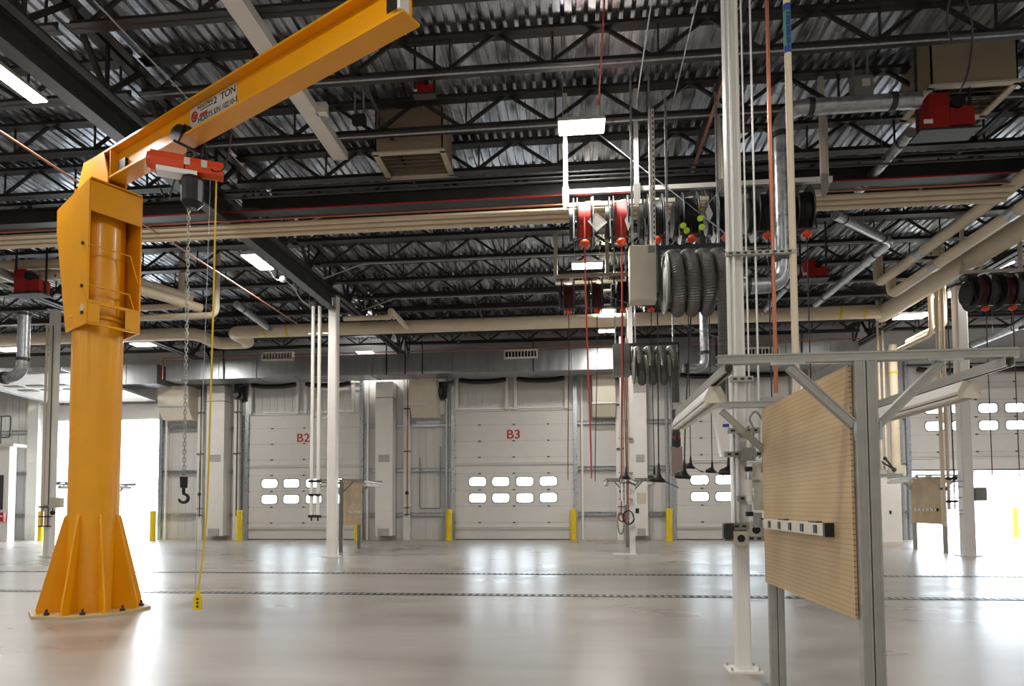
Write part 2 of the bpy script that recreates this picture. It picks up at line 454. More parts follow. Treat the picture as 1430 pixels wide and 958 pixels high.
# the raised door B1: last section upright, the rest laid back overhead on its track
d = thing('door_1', '', 'door', (DC[1], WY - .1, 4.72)); del d['label']; del d['category']; d['kind'] = 'structure'
c = DC[1]
M().bb(c - 2.23, c + 2.23, WY - .08, WY - .03, 4.74, 5.34).build('door_panel', DOORM, d)
for i in range(7):
    y0 = WY - .25 - i * .61; za = 5.40 + i * .035
    M().prism([(c - 2.23, y0, za), (c - 2.23, y0 - .6, za + .034), (c - 2.23, y0 - .6, za + .08), (c - 2.23, y0, za + .045)], (1, 0, 0), .001).build('panel_end', DOORM, d)
    m = M(); m.add([(c + s_ * 2.23, y, z) for s_ in (-1, 1) for y, z in ((y0, za), (y0 - .6, za + .034), (y0 - .6, za + .08), (y0, za + .045))],
                   [(0, 1, 5, 4), (1, 2, 6, 5), (2, 3, 7, 6), (3, 0, 4, 7), (0, 3, 2, 1), (4, 5, 6, 7)]); m.build('door_panel', DOORM, d)
    if i in (3, 4):
        for ox in (-1.36, -.49, .40, 1.27):
            M().bb(c + ox - .3, c + ox + .3, y0 - .45, y0 - .15, za - .004, za + .012).build('window_pane', GREY, d)
for s_ in (-1, 1):
    M().bar((c + s_ * 2.27, WY - .2, 5.38), (c + s_ * 2.27, WY - 5.2, 5.66), .05, .07).build('track', GALV, d)
# lift tracks and springs above each closed door
ords = {0: 'the leftmost bay', 2: 'door B2', 3: 'door B3', 4: 'door B4', 5: 'the half raised door at right'}
for k in (2, 3, 4, 5):
    c = DC[k]; t = thing('door_lift_frame', 'white uprights and black springs of the lift gear above ' + ords[k], 'door gear', (c, WY - .12, DH), 'lift gear over the doors')
    for o in (-2.13, -.25, .08, 1.95):
        M().bb(c + o - .055, c + o + .055, WY - .2, WY - .1, DH - .02 if k != 5 else 6.72, 6.1 if k != 5 else 6.78).build('upright', WHT, t)
    for o in (-2.0, .15):
        pts = cat_curve([(c + o, WY - .33, 5.93), (c + o + .45, WY - .34, 5.86), (c + o + .9, WY - .34, 5.85), (c + o + 1.35, WY - .34, 5.86), (c + o + 1.75, WY - .33, 5.93)], 10)
        n = len(pts); M().tube(pts, [.085 + (.012 if i % 2 else 0) for i in range(n)], 12).build('spring', BLK, t)
    M().cyl((c - 2.35, WY - .33, 6.08), (c + 2.35, WY - .33, 6.08), .022).build('shaft', DGREY, t)
    M().bb(c - 2.3, c + 2.3, WY - .2, WY - .12, 6.02, 6.1).build('header_angle', GALV, t)
# opener motors by the doors
for u, v, lab in [(335, 548, 'black door operator on the wall left of door B2'), (617, 545, 'black door operator on the wall left of door B3'), (76, 536, 'black door operator on the wall left of the open door behind the crane')]:
    p = PY_(u, v, WY - .3); t = thing('door_operator', lab, 'door motor', p, 'door operators beside the doors')
    M().bb(p.x - .17, p.x + .17, WY - .4, WY - .02, p.z - .28, p.z + .3).build('gearbox', BLK, t)
    M().cyl((p.x - .05, WY - .38, p.z - .1), (p.x - .05, WY - .52, p.z - .1), .13).build('motor', DGREY, t)
    M().cyl((p.x + .05, WY - .45, p.z + .2), (p.x + .45, WY - .45, p.z + .3), .04).build('sprocket_shaft', DGREY, t)
    M().box((p.x - .02, WY - .05, p.z - .62), (.22, .1, .5)).build('mounting_plate', WHT, t)
# bollards
for u, v, lab in [(213, 755, 'yellow bollard right of the open door behind the crane'), (334, 757, 'yellow bollard left of door B2'), (499, 757, 'yellow bollard right of door B2, behind the pegboard stand'),
                  (627, 755, 'yellow bollard left of door B3'), (801, 754, 'yellow bollard right of door B3'), (935, 753, 'yellow bollard left of door B4'), (57, 756, 'yellow bollard against the wall left of the crane column'),
                  (1419, 749, 'yellow bollard out in the daylight beyond the half raised door'), (101, 756, 'yellow bollard half hidden by the crane column')]:
    p = PZ(u, v); r = .11
    if p.y > 24: p = p * (23.4 / p.y) if u != 1419 else p
    if u != 1419 and p.y < 23.3: p = p * (23.3 / p.y)
    p.z = -.045 if u == 1419 else 0
    t = thing('bollard', lab, 'bollard', p, 'yellow bollards at the doors')
    M().cyl(p, p + Vector((0, 0, 1.1)), r, seg=24).build('post', BOLY, t)
    M().ball(p + Vector((0, 0, 1.1)), r, 20, (1, 1, .35)).build('cap', BOLY, t)
    if u != 1419:
        M().disc(p + Vector((0, 0, .012)), (0, 0, 1), r + .03, .02).build('base_flange', BOLY, t)

# ------------------------------------------------------------------ roof steel
def joist(xa, xb, y, lab, grp):
    t = thing('roof_joist', lab, 'roof joist', ((xa + xb) / 2, y, ZB), grp)
    for z, w, nm in ((ZB + .05, .10, 'bottom_chord'), (ZT - .045, .10, 'top_chord')):
        m = M()
        for s_ in (-1, 1): m.ext([(0, -w / 2), (s_ * w, -w / 2), (s_ * w, -w / 2 + .012), (s_ * .012, -w / 2 + .012), (s_ * .012, w / 2), (0, w / 2)], (xa + .08, y + s_ * .012, z), (xb - .08, y + s_ * .012, z))
        m.build(nm, JOI, t)
    m = M(); n = int(round((xb - xa - .6) / 1.36)); st = (xb - xa - .6) / n; x = xa + .3
    for i in range(n):
        a = (x + i * st, y, ZB + .04); tp = (x + (i + .5) * st, y, ZT - .05); b = (x + (i + 1) * st, y, ZB + .04)
        m.bar(a, tp, .036, .05); m.bar(tp, b, .036, .05)
        m.bar((x + (i + 1) * st + .06, y, ZB + .04), (x + (i + 1) * st + .06, y, ZT - .05), .025, .025)
    w = m.build('web_members', JOI, t)
    return t
GX = [-13.8, -6.12, 9.6]
bays = [(X0 + .1, -13.8, 'far left bay'), (-13.8, -6.12, 'left bay'), (-6.12, 9.6, 'middle bay'), (9.6, X1 - .1, 'right bay')]
ordn = ['first', 'second', 'third', 'fourth', 'fifth', 'sixth', 'seventh', 'eighth', 'ninth', 'tenth', 'eleventh', 'twelfth', 'thirteenth', 'fourteenth']
JY = [7.1 + 1.31 * i for i in range(13)]
for bi, (xa, xb, bl) in enumerate(bays):
    first = None
    for i, y in enumerate(JY):
        if bi == 3 and i < 1: continue
        if bi == 0 and i < 5: continue
        lab = 'dark roof joist, %s from the camera in the %s' % (ordn[i], bl)
        if first is None:
            first = joist(xa, xb, y, lab, 'roof joists'); fx = first.location.x
        else: dup(first, (fx, y, ZB), lab)
def girder(x, lab):
    t = thing('roof_girder', lab, 'roof girder', (x, 6, 6.66))
    for z, nm in ((6.72, 'bottom_chord'), (ZT - .16, 'top_chord')):
        m = M()
        for s_ in (-1, 1): m.ext([(0, -.06), (s_ * .12, -.06), (s_ * .12, -.04), (s_ * .02, -.04), (s_ * .02, .06), (0, .06)], (x + s_ * .03, YF + .1, z), (x + s_ * .03, WY - .1, z))
        m.build(nm, JOI, t)
    m = M(); y = YF + .5
    while y < WY - 1.4:
        m.bar((x, y, 6.74), (x, y + .655, ZT - .18), .06); m.bar((x, y + .655, ZT - .18), (x, y + 1.31, 6.74), .06); m.bar((x, y + 1.31, 6.74), (x, y + 1.31, ZT - .18), .04); y += 1.31
    m.build('web_members', JOI, t)
girder(-13.8, 'dark lattice roof girder running to the wall at far left')
girder(-6.12, 'dark lattice roof girder above the left row of columns')
girder(9.6, 'dark lattice roof girder above the right row of columns')
def wf(name, p0, p1, w, h, m_, lab, cat='steel beam', g=None):
    return tag(M().ibeam(p0, p1, w, h).build(name, m_), lab, cat, g)
wf('steel_beam', (-6.12, -3, 6.42), (-6.12, 15.85, 6.42), .2, .32, DGREY, 'dark steel beam running from upper left to the left white column')
wf('steel_beam', (-26, 10.95, 6.62), (-6.3, 10.95, 6.62), .2, .28, JOI, 'heavy dark beam behind the crane head, over the left beige pipes')
wf('steel_beam', (-5.9, 10.95, 6.62), (8.1, 10.95, 6.62), .2, .28, JOI, 'heavy dark beam above the row of thin beige pipes across the middle')
for x, y0, y1, lab in [(-2.9, 3.0, 22, 'thin dark bridging angle left of the middle of the roof'), (2.0, 3.0, 22, 'thin dark bridging angle crossing over the hanging reels'), (6.4, 5.0, 22, 'thin dark bridging angle above the right pipes')]:
    tag(M().ext([(0, 0), (.05, 0), (.05, .006), (.006, .006), (.006, .05), (0, .05)], (x, y0, ZB - .01 + .075), (x, y1, ZB - .01 + .075)).build('bridging_angle', JOI), lab, 'bracing')

# building columns
def column(p, w, ztop, lab, base=True):
    t = thing('steel_column', lab, 'column', p, 'white steel columns')
    c = w * .12; h = w / 2
    M().ext([(-h + c, -h), (h - c, -h), (h, -h + c), (h, h - c), (h - c, h), (-h + c, h), (-h, h - c), (-h, -h + c)], p, p + Vector((0, 0, ztop)), (0, 1, 0)).build('shaft', WHT, t)
    if base: M().box(p + Vector((0, 0, .012)), (w * 1.7, w * 1.5, .022)).build('base_plate', WHT, t)
    M().box(p + Vector((0, 0, ztop + .015)), (w * 1.4, w * 1.4, .03)).build('cap_plate', DGREY, t)
    return t
pL = PZ(455, 779); pR = PZ(1352.5, 776.5); pM = PZ(884, 774); p0_ = PZ(68, 777)
column(Vector((-6.12, 16.0, 0)), .23, 6.6, 'white square steel column standing left of door B3 in front of door B2')
column(Vector((pR.x, pR.y, 0)), .26, 6.55, 'white square steel column at right in front of the half raised door')
column(Vector((p0_.x, p0_.y, 0)), .2, 6.5, 'white square steel column left of the crane column, with a grey box')

# ================================================================== HIGH BAY LAMPS
LAMPN = [0]
def highbay(p, sx, sy, lab, rz=0, power=1.0, seen=True, two=False):
    p = Vector(p); t = thing('high_bay_lamp', lab, 'ceiling lamp', p, 'high bay lamps under the roof', rz)
    m = M(); m.ext([(-sy / 2, 0), (-sy / 2 + .03, .07), (sy / 2 - .03, .07), (sy / 2, 0)], (-sx / 2, 0, 0), (sx / 2, 0, 0)); m.build('housing', WHT, t, local=True)
    if two:
        for s_ in (-1, 1): M().box((s_ * sx * .27, 0, -.006), (sx * .42, sy * .9, .03)).build('lens', LAMP, t, local=True)
    else:
        M().box((0, -sy * .25, -.006), (sx * .96, sy * .44, .03)).build('lens', LAMP, t, local=True)
        M().box((0, sy * .25, -.006), (sx * .96, sy * .44, .03)).build('lens', LAMP, t, local=True)
    for s_ in (-1, 1): M().cyl((s_ * sx * .4, 0, .06), (s_ * sx * .4, 0, ZT + .012 - p.z), .006, seg=6).build('hanger_wire', GALV, t, local=True)
    l = bpy.data.lights.new('lamp_light', 'AREA'); l.shape = 'RECTANGLE'; l.size = sx * .95; l.size_y = sy * .95
    l.energy = LAMP_W * power; l.color = (1, .965, .9)
    lo = bpy.data.objects.new('lamp_light', l); COL.objects.link(lo); lo.parent = t; lo.location = (0, 0, -.03)
    return t
highbay(PZ(812, 177, 6.82), .68, .36, 'bright wide high bay lamp hanging nearest, above the two red hose reels')
highbay(PZ(820, 371, 6.75), .70, .34, 'lit high bay lamp between the near hose reels and the smaller reel row')
highbay(PZ(850, 434, 6.75), .48, .3, 'small twin lamp above another one, under the smaller reel row', two=True, power=.7)
highbay(PZ(847, 462, 6.75), .50, .3, 'small twin lamp just under the beige pipe, lower of two', two=True, power=.7)
highbay(PZ(510, 492, 6.9), .62, .3, 'small twin lamp above the galvanised duct right of the left column', two=True, power=.7)
highbay(PZ(360, 366, 6.72), .9, .34, 'lit lamp beside the dark sloping beam, over the left of the hall', rz=pi / 2)
highbay(PZ(18, 113, 6.8), .9, .22, 'lit strip lamp at upper left beside the dark beam', rz=pi / 2)
highbay(PZ(14, 488, 6.6), .9, .5, 'lit lamp at the left edge, under the beige pipe')
highbay(PZ(200, 481, 6.55), .7, .4, 'lit lamp just right of the crane column, above the duct')
highbay(PZ(1328, 411, 6.6), .8, .45, 'lit lamp left of the reels at the right edge', power=.6)
highbay(PZ(1272, 442, 6.45), .8, .45, 'lit lamp under the big beige pipe at right', power=.5)
highbay(PZ(1378, 378, 6.95), .3, 1.3, 'long lit lamp above the reels at the right edge', rz=.25)
k = 0
for yy in (-8, -3, 2.2):  # unseen rows repeating the high bays, added to light the near hall
    for xx in (-18, -9.5, -2, 5.5, 13):
        k += 1
        w = ['behind the camera', 'overhead behind the frame', 'overhead just above the frame'][(-8, -3, 2.2).index(yy)]
        highbay((xx, yy, 6.86), .7, .42, 'added unseen high bay lamp %s, %s of its row' % (w, ['leftmost', 'second from left', 'middle one', 'fourth from left', 'rightmost'][(-18, -9.5, -2, 5.5, 13).index(xx)]), power=.75 if xx < 2 else .55)
for (xx, yy, w) in [(-24.5, 12, 'out past the left edge'), (-24.5, 20, 'out past the left edge near the door wall'), (15.5, 9, 'out past the right edge'), (17, 15, 'out past the right edge near the door wall')]:  # unseen lamps beyond both sides of the view, added for illumination
    highbay((xx, yy, 6.86), .7, .42, 'added unseen high bay lamp ' + w, power=.8)

# ================================================================== THE JIB CRANE
CC = Vector((-5.97, 7.6, 0)); _a = PZ(340, 171, 5.30); _b = PZ(587, 38, 5.30)
CU = (_b - _a); CU.z = 0; CU.normalize(); CN = Vector((CU.y, -CU.x, 0))     # along the boom; towards the camera
UP = Vector((0, 0, 1))
def cw(u, n, z): return CC + CU * u + CN * n + UP * z
crane = thing('jib_crane', 'tall yellow pillar jib crane with its boom reaching over the floor, at left', 'crane', CC)
MR = .278
m = M(); k = 8
m.prism([CC + Vector((cos(2 * pi * i / k + .39) * .66, sin(2 * pi * i / k + .39) * .66, .016)) for i in range(k)], UP, .03)
o_ = m.build('base_plate', mat('plate_edge', (190, 168, 120), .5), crane)
M().cyl(CC + UP * .03, CC + UP * 5.0, MR, seg=48).build('mast', YEL, crane)
for i in range(8):
    an = i * pi / 4 - pi / 2 + .12
    d_ = Vector((cos(an), sin(an), 0)); tn_ = Vector((-sin(an), cos(an), 0))
    M().prism([CC + d_ * (MR - .01) + UP * .03, CC + d_ * .56 + UP * .03, CC + d_ * .56 + UP * .11, CC + d_ * (MR + .03) + UP * 1.16, CC + d_ * (MR - .01) + UP * 1.2], tn_, .02).build('gusset', YEL, crane)
    e = CC + Vector((cos(an + .39), sin(an + .39), 0)) * .54
    M().cyl(e + UP * .03, e + UP * .06, .03, seg=6, smooth=False).cyl(e + UP * .06, e + UP * .10, .014, seg=8).build('anchor_bolt', DGREY, crane)
# head: two tapered side plates round the mast
hw_ = .300
for s_, nm in ((1, 'side_plate'), (-1, 'side_plate')):
    M().prism([cw(.40, s_ * hw_, 5.22), cw(.40, s_ * hw_, 3.46), cw(-.14, s_ * hw_, 3.43), cw(-.46, s_ * hw_, 4.78), cw(-.46, s_ * hw_, 5.04)], CN, .02).build(nm, YEL, crane)
M().prism([cw(.40, -hw_, 5.20), cw(.40, hw_, 5.20), cw(.40, hw_, 4.83), cw(.40, -hw_, 4.83)], CU, .02).build('front_plate', YEL, crane)
m = M()
m.prism([cw(.40, -hw_, 3.72), cw(.40, -.13, 3.72), cw(.40, -.13, 3.47), cw(.40, -hw_, 3.47)], CU, .02)
m.prism([cw(.40, .17, 3.72), cw(.40, hw_, 3.72), cw(.40, hw_, 3.47), cw(.40, .17, 3.47)], CU, .02)
m.prism([cw(.40, -hw_, 3.745), cw(.40, hw_, 3.745), cw(.40, hw_, 3.71), cw(.40, -hw_, 3.71)], CU, .02)
m.prism([cw(.40, -hw_, 3.48), cw(.40, hw_, 3.48), cw(.40, hw_, 3.455), cw(.40, -hw_, 3.455)], CU, .02)
m.build('roller_frame', YEL, crane)
M().prism([cw(-.46, -hw_, 5.05), cw(-.46, hw_, 5.05), cw(.41, hw_, 5.23), cw(.41, -hw_, 5.23)], UP, .02).build('top_plate', YEL, crane)
M().prism([cw(-.46, -hw_, 4.78), cw(-.46, hw_, 4.78), cw(-.46, hw_, 5.04), cw(-.46, -hw_, 5.04)], CU, .02).build('back_plate', YEL, crane)
M().ring(CC + UP * 3.6, UP, MR + .02, .02, 40).build('roller_ring', YEL, crane)
for s_ in (-1, 1):
    M().cyl(cw(.33, s_ * .2, 3.52), cw(.33, s_ * .2, 3.68), .05).build('roller', DGREY, crane)
for z in (4.42, 3.93):
    M().tube([cw(.385, hw_, z), cw(.385, -hw_ + .12, z), cw(.2, -hw_ + .02, z)], .009, 6).bar(cw(.385, -hw_ + .12, z), cw(.385, -hw_ + .02, z - .32), .012).build('rung', YEL, crane)
for u_, z_ in ((.28, 4.45), (.28, 3.93), (-.45, 4.2), (.30, 3.60)):
    M().cyl(cw(u_, hw_ + .01, z_), cw(u_, hw_ + .03, z_), .022, seg=6).build('bolt', DGREY, crane)
M().disc(cw(.28, hw_ + .012, 3.66), CN, .045, .004).build('round_sticker', STICK, crane)
# boom
BZ = 5.30; BH = .38; BW = .21
LB = (_b - CC).dot(CU) 
M().ibeam(cw(-.24, 0, BZ + BH / 2), cw(LB, 0, BZ + BH / 2), BW, BH, .024, .014).build('boom', YEL, crane)
m = M()     # saddle that carries the boom on the head
for s_ in (-1, 1):
    m.prism([cw(-.46, s_ * .105, 5.06), cw(.40, s_ * .105, 5.22), cw(.40, s_ * .105, BZ + .05), cw(.28, s_ * .105, BZ + BH - .02), cw(-.24, s_ * .105, BZ + BH), cw(-.40, s_ * .105, BZ + .08)], CN, .016)
m.prism([cw(-.24, -.1, BZ + BH), cw(-.24, .1, BZ + BH), cw(-.40, .1, BZ + .08), cw(-.40, -.1, BZ + .08)], CU, .012); m.prism([cw(-.40, -.14, BZ + .08), cw(-.40, .14, BZ + .08), cw(-.46, .14, 5.05), cw(-.46, -.14, 5.05)], CU, .012)
m.build('boom_saddle', YEL, crane)
M().prism([cw(.42, .1, BZ), cw(.42, .009, BZ), cw(.42, .009, BZ + BH), cw(.42, .1, BZ + BH)], CU, .012).build('stiffener', YEL, crane)
M().prism([cw(.52, .02, BZ + .05), cw(.67, .02, BZ + .05), cw(.67, .02, BZ + .21), cw(.52, .02, BZ + .21)], CN, .05).build('travel_stop', BLK, crane)
M().prism([cw(LB - .02, .13, BZ + .02), cw(LB - .02, .13, BZ + .17), cw(LB - .02, .02, BZ + .17), cw(LB - .02, .02, BZ + .02)], CU, .03).build('end_plate', WHT, crane)
M().prism([cw(LB - .16, .12, BZ + .04), cw(LB - .04, .12, BZ + .04), cw(LB - .04, .12, BZ + .2), cw(LB - .16, .12, BZ + .2)], CN, .012).build('end_stop', BLK, crane)
# maker's sticker with lettering on the web
def web_pt(u, v):
    d_ = ray(u, v); o = Vector((0, 0, EYE)); k_ = (CC + CN * .012 - o).dot(CN) / d_.dot(CN); return o + d_ * k_
sa, sb = web_pt(268, 172), web_pt(329, 136)
us, ue = (sa - CC).dot(CU), (sb - CC).dot(CU)
def wq(u, z): return cw(us + (ue - us) * u, .012, BZ + z)
st = M().prism([wq(-.03, .04), wq(.08, .04), wq(.25, .065), wq(.25, .17), wq(1.0, .30), wq(1.0, .40), wq(.45, .40), wq(.2, .40), wq(.03, .33), wq(-.03, .2)], CN, .003)
M().prism([wq(-.04, .11), wq(1.02, .11), wq(1.02, .2), wq(1.019, .22), wq(1.019, .345), wq(-.04, .345)], CN, .003).build('sticker', STICK, crane)
T = lambda u, z: frame4(wq(u, z) + CN * .003, CU, UP)
text('lettering', '2  TON', .105, T(.76, .285), BLKT, crane, 1.15)
text('lettering', 'HOISTS S/N 10210-1', .088, T(.60, .165), BLKT, crane, .93)
text('lettering', 'INDUSTRIAL', .06, T(.32, .31), BLKT, crane, .9)
M().prism([wq(.2, .265) + CN * .002, wq(.5, .265) + CN * .002, wq(.5, .277) + CN * .002, wq(.2, .277) + CN * .002], CN, .002).build('lettering_bar', BLKT, crane)
M().ring(wq(.07, .235) + CN * .004, CN, .05, .010).ring(wq(.07, .235) + CN * .004, CN, .02, .008).build('logo_ring', REDT, crane)
M().prism([wq(.18, .20) + CN * .002, wq(.36, .20) + CN * .002, wq(.38, .235) + CN * .002, wq(.20, .235) + CN * .002], CN, .002).build('logo_block', REDT, crane)

# ---- the chain hoist hanging from the boom
uh = (web_pt(262, 205) - CC).dot(CU)
H0 = cw(uh, 0, 0)
hoist = thing('chain_hoist', 'orange electric chain hoist hanging from the crane boom, with hook and pendant', 'hoist', cw(uh, 0, BZ - .3))
for s_ in (-1, 1):
    m = M()
    for du in (-.09, .09): m.cyl(cw(uh + du, s_ * .03, BZ + .07), cw(uh + du, s_ * .11, BZ + .07), .05, seg=20)
    m.prism([cw(uh + .12 * cos(q) * (1.15 if sin(q) > 0 else .8), s_ * .135, BZ + .03 + .10 * sin(q)) for q in [2 * pi * j / 12 for j in range(12)]], CN, .02)
    m.build('trolley_plate', BLK, hoist)
M().cyl(cw(uh, -.18, BZ - .06), cw(uh, .18, BZ - .06), .016).build('trolley_pin', DGREY, hoist)
HZ = BZ - .27
b0_, b1_ = PZ(221, 229, HZ), PZ(303, 243, HZ)
bc = (b0_ + b1_) / 2; bd = (b1_ - b0_).normalized(); off = H0 - bc; off.z = 0
bn = UP.cross(bd).normalized()
HC = Vector((bc.x, bc.y, HZ)) 
sh = (H0 - HC); sh.z = 0; sh = bn * sh.dot(bn); HC = HC + sh * .8
M().cyl(HC + UP * .1 + bd * .02, Vector((H0.x, H0.y, BZ - .06)), .02).ball(HC + UP * .12 + bd * .02, .05).build('suspension', BLK, hoist)
L2 = .36
m = M(); m.cyl(HC - bd * .02, HC + bd * L2, .105, seg=8, smooth=False); m.build('gear_housing', ORG, hoist)
m = M(); m.cyl(HC - bd * L2, HC - bd * .03, .115, seg=10, smooth=False); m.cyl(HC - bd * (L2 + .03), HC - bd * L2, .09, seg=10); m.build('motor_housing', ORG, hoist)
M().box(HC - UP * .10 - bd * .1, (.4, .18, .05), math.atan2(bd.y, bd.x)).build('belly_plate', WHT, hoist)
M().disc(HC - bd * (L2 + .035), bd, .06, .006).build('end_badge', BLK, hoist)
for q in (.0, .17): M().prism([HC + bd * (q - .03) - bn * .108 + UP * e for e in (-.03, .05)] + [HC + bd * (q + .03) - bn * .108 + UP * e for e in (.05, -.03)], bn, .006).build('label_plate', STICK, hoist)
bgc = HC + bd * .05
m = M()
for z_a, z_b, r_a, r_b in ((-.12, -.16, .10, .12), (-.16, -.40, .12, .115), (-.40, -.47, .115, .06)): m.tube([bgc + UP * z_a, bgc + UP * z_b], [r_a, r_b], 12, smooth=False)
m.build('chain_bag', BLK, hoist)
# load chain: alternating oval links down to the hook
ctop = bgc + UP * -.45 - bd * .03; hookp = ctop + Vector((0, 0, 0))
zend = EYE + (705 - 672) / 915 * 7.4
n = int((ctop.z - zend) / .043)
m = M()
for i in range(n):
    c_ = ctop - UP * (.043 * i); a = bd if i % 2 else bn
    pts = [c_ + UP * (.02 * sin(t) * 1.5) + a * (.0145 * cos(t)) for t in [2 * pi * j / 10 for j in range(10)]]
    m.tube(pts, .0056, 5, closed=True)
ch = m.build('load_chain', CHAIN, hoist)
hk = ctop - UP * (.043 * n)
M().cyl(hk + UP * .03, hk - UP * .09, .042, .036).build('hook_block', BLK, hoist)
pts = [hk - UP * .09, hk - UP * .14] + [hk - UP * .20 + bd * (.046 * sin(t)) + UP * (.046 * cos(t)) for t in [pi * j / 9 for j in range(0, 14)]]
M().tube(pts, [.016, .018] + [.019 - .0009 * abs(i - 6) for i in range(14)], 10).build('hook', BLK, hoist)
# pendant control on its yellow cable
pc = HC + bd * (L2 - .07) - UP * .1
pend = EYE - (832 - 705) / 915 * 7.45
pts = cat_curve([pc, pc - UP * 1.5 - bd * .01, pc - UP * 3.2 - bd * .03, pc - UP * 3.9 - bd * .05, Vector((pc.x, pc.y, pend + .11)) - bd * .11], 10)
M().tube(pts, .0095, 6).build('pendant_cable', YCAB, hoist)
pts2 = cat_curve([pc - bd * .06, pc - UP * 2 - bd * .09, pc - UP * 3.6 - bd * .13, Vector((pc.x, pc.y, pend + .11)) - bd * .14], 8)
M().tube(pts2, .003, 5).build('strain_wire', GALV, hoist)
pp = Vector((pc.x, pc.y, pend)) - bd * .115
pen = M().box(pp, (.072, .06, .16), math.atan2(bd.y, bd.x)).box(pp + UP * .095, (.05, .045, .04), math.atan2(bd.y, bd.x)).build('pendant', BOLY, hoist)
for dz in (.04, 0, -.04): M().cyl(pp - bn * .028 + UP * dz, pp - bn * .04 + UP * dz, .012).build('button', BLK, pen)
for dx in (-.04, .04): M().cyl(pp + bd * dx + UP * .06, pp + bd * dx + UP * -.08, .007).build('guard_wire', BOLY, pen)
# festoon cable
pts = cat_curve([cw(uh + .1, -.1, BZ - .03), cw(uh - .1, -.16, BZ - .35), cw(uh - .35, -.16, BZ - .42), cw(uh - .5, -.15, BZ - .18), cw(uh - .7, -.15, BZ - .40), cw(uh - .95, -.14, BZ - .05)], 10)
M().tube(pts, .009, 6).build('power_cable', BLK, hoist)
pts = cat_curve([cw(uh + .6, -.13, BZ - .01), cw(uh + .45, -.15, BZ - .35), cw(uh + .2, -.15, BZ - .30), cw(uh + .1, -.13, BZ - .05)], 10)
M().tube(pts, .008, 6).build('power_cable', BLK, hoist)

# ================================================================== DUCTS AND PIPES
def pipe(name, pts, r, m_, lab, cat='pipe', rad=0, clamps=(), group=None, seg=16, cm=None):
    pts = rounded(pts, rad) if rad else [Vector(p) for p in pts]
    if not clamps:
        return tag(M().tube(pts, r, seg).build(name, m_), lab, cat, group)
    t = thing(name, lab, cat, pts[0], group); M().tube(pts, r, seg).build('tube', m_, t)
    for a, b in clamps:
        a = Vector(a); b = Vector(b); M().cyl(a, b, r + .012, seg=seg).build('clamp', cm or BLK, t)
    return t
PIPEZ = PY_(800, 449, 18.5).z
xa = PY_(1237, 445, 18.5).x; xq = PY_(323, 461, 18.5).x; xp = PY_(273, 463, 18.5).x
LY = PZ(303, 480, PIPEZ).y
t = thing('insulated_pipe', 'large beige insulated pipe across the hall above the doors, with an offset loop at left', 'pipe', (0, 18.5, PIPEZ))
M().tube(rounded([(xa + .2, 18.5, PIPEZ), (xq, 18.5, PIPEZ), (xq, LY, PIPEZ), (xp, LY, PIPEZ), (xp, 18.5, PIPEZ), (X0 + .3, 18.5, PIPEZ)], .35), .185, 24).build('jacket', BEIGE, t)
for k_ in range(3):
    yy = 10.35; z = PY_(800, 240 + 6 * k_, yy).z
    pipe('dark_conduit', [(-5.9, yy, z), (8.0, yy, z)], .016, DGREY, ['highest', 'middle', 'lowest'][k_] + ' of three dark conduits strung across above the near reel rack', 'conduit', group='dark conduits above the rack')
yb_ = mat('yellow_band', (214, 190, 30), .5)
for u in (373, 403, 1172, 1206): 
    p = PY_(u, 450, 18.5); M().cyl((p.x - .03, 18.5, PIPEZ), (p.x + .03, 18.5, PIPEZ), .19, seg=24).build('band', yb_, t)
BX = 8.42
t = thing('insulated_pipe', 'thickest beige insulated pipe running towards the camera at right', 'pipe', (BX, 18.5, 6.3))
M().tube(rounded([(BX, 18.7, PIPEZ - .02), (BX, 3.0, PIPEZ - .02)], 0) if 0 else [(BX, 18.75, PIPEZ), (BX, 3, PIPEZ)], .225, 24).build('jacket', BEIGE, t)
M().cyl((BX, 11.9, PIPEZ), (BX, 11.75, PIPEZ), .24, seg=24).build('band', DGREY, t)
for k_, (xx, zz, lab) in enumerate([(6.95, 6.32, 'upper one of two beige insulated pipes rising side by side to the upper right corner'), (7.22, 6.05, 'lower one of two beige insulated pipes rising side by side to the upper right corner')]):
    t = thing('insulated_pipe', lab, 'pipe', (xx, 15, zz), 'paired beige pipes at right')
    M().tube(rounded([(xx, 3.0, zz), (xx, 15.6, zz), (xx, 15.6, zz + (.85 if k_ == 0 else .6))], .25), .105, 20).build('jacket', BEIGE, t)
    for yy in (5.5, 8.5, 11.2, 13.6): M().cyl((xx, yy, zz), (xx, yy + .25, zz), .112, seg=20).build('saddle', GALV, t)
# row of thin beige pipes under the heavy beam
for k_, (vv, yy) in enumerate([(298, 10.75), (305, 10.85), (312, 10.95)]):
    z = PY_(700, vv, yy).z
    pipe('beige_pipe', [(X0 + .4, yy, z), (6.85, yy, z)], .043, BEIGE, ['top', 'middle', 'lowest'][k_] + ' one of the thin beige pipes in a row below the heavy middle beam', group='thin beige pipes under the beam')
z = PY_(700, 290, 10.6).z
pipe('copper_pipe', [(-13, 10.6, z), (6.7, 10.6, z)], .017, COPP, 'thin copper line running along the top of the beige pipe row', 'pipe')
z = PY_(700, 276, 10.7).z
pipe('red_pipe', [(-8.6, 10.72, z), (8, 10.72, z)], .016, RED, 'thin dark red line clipped along the heavy middle beam', 'pipe')
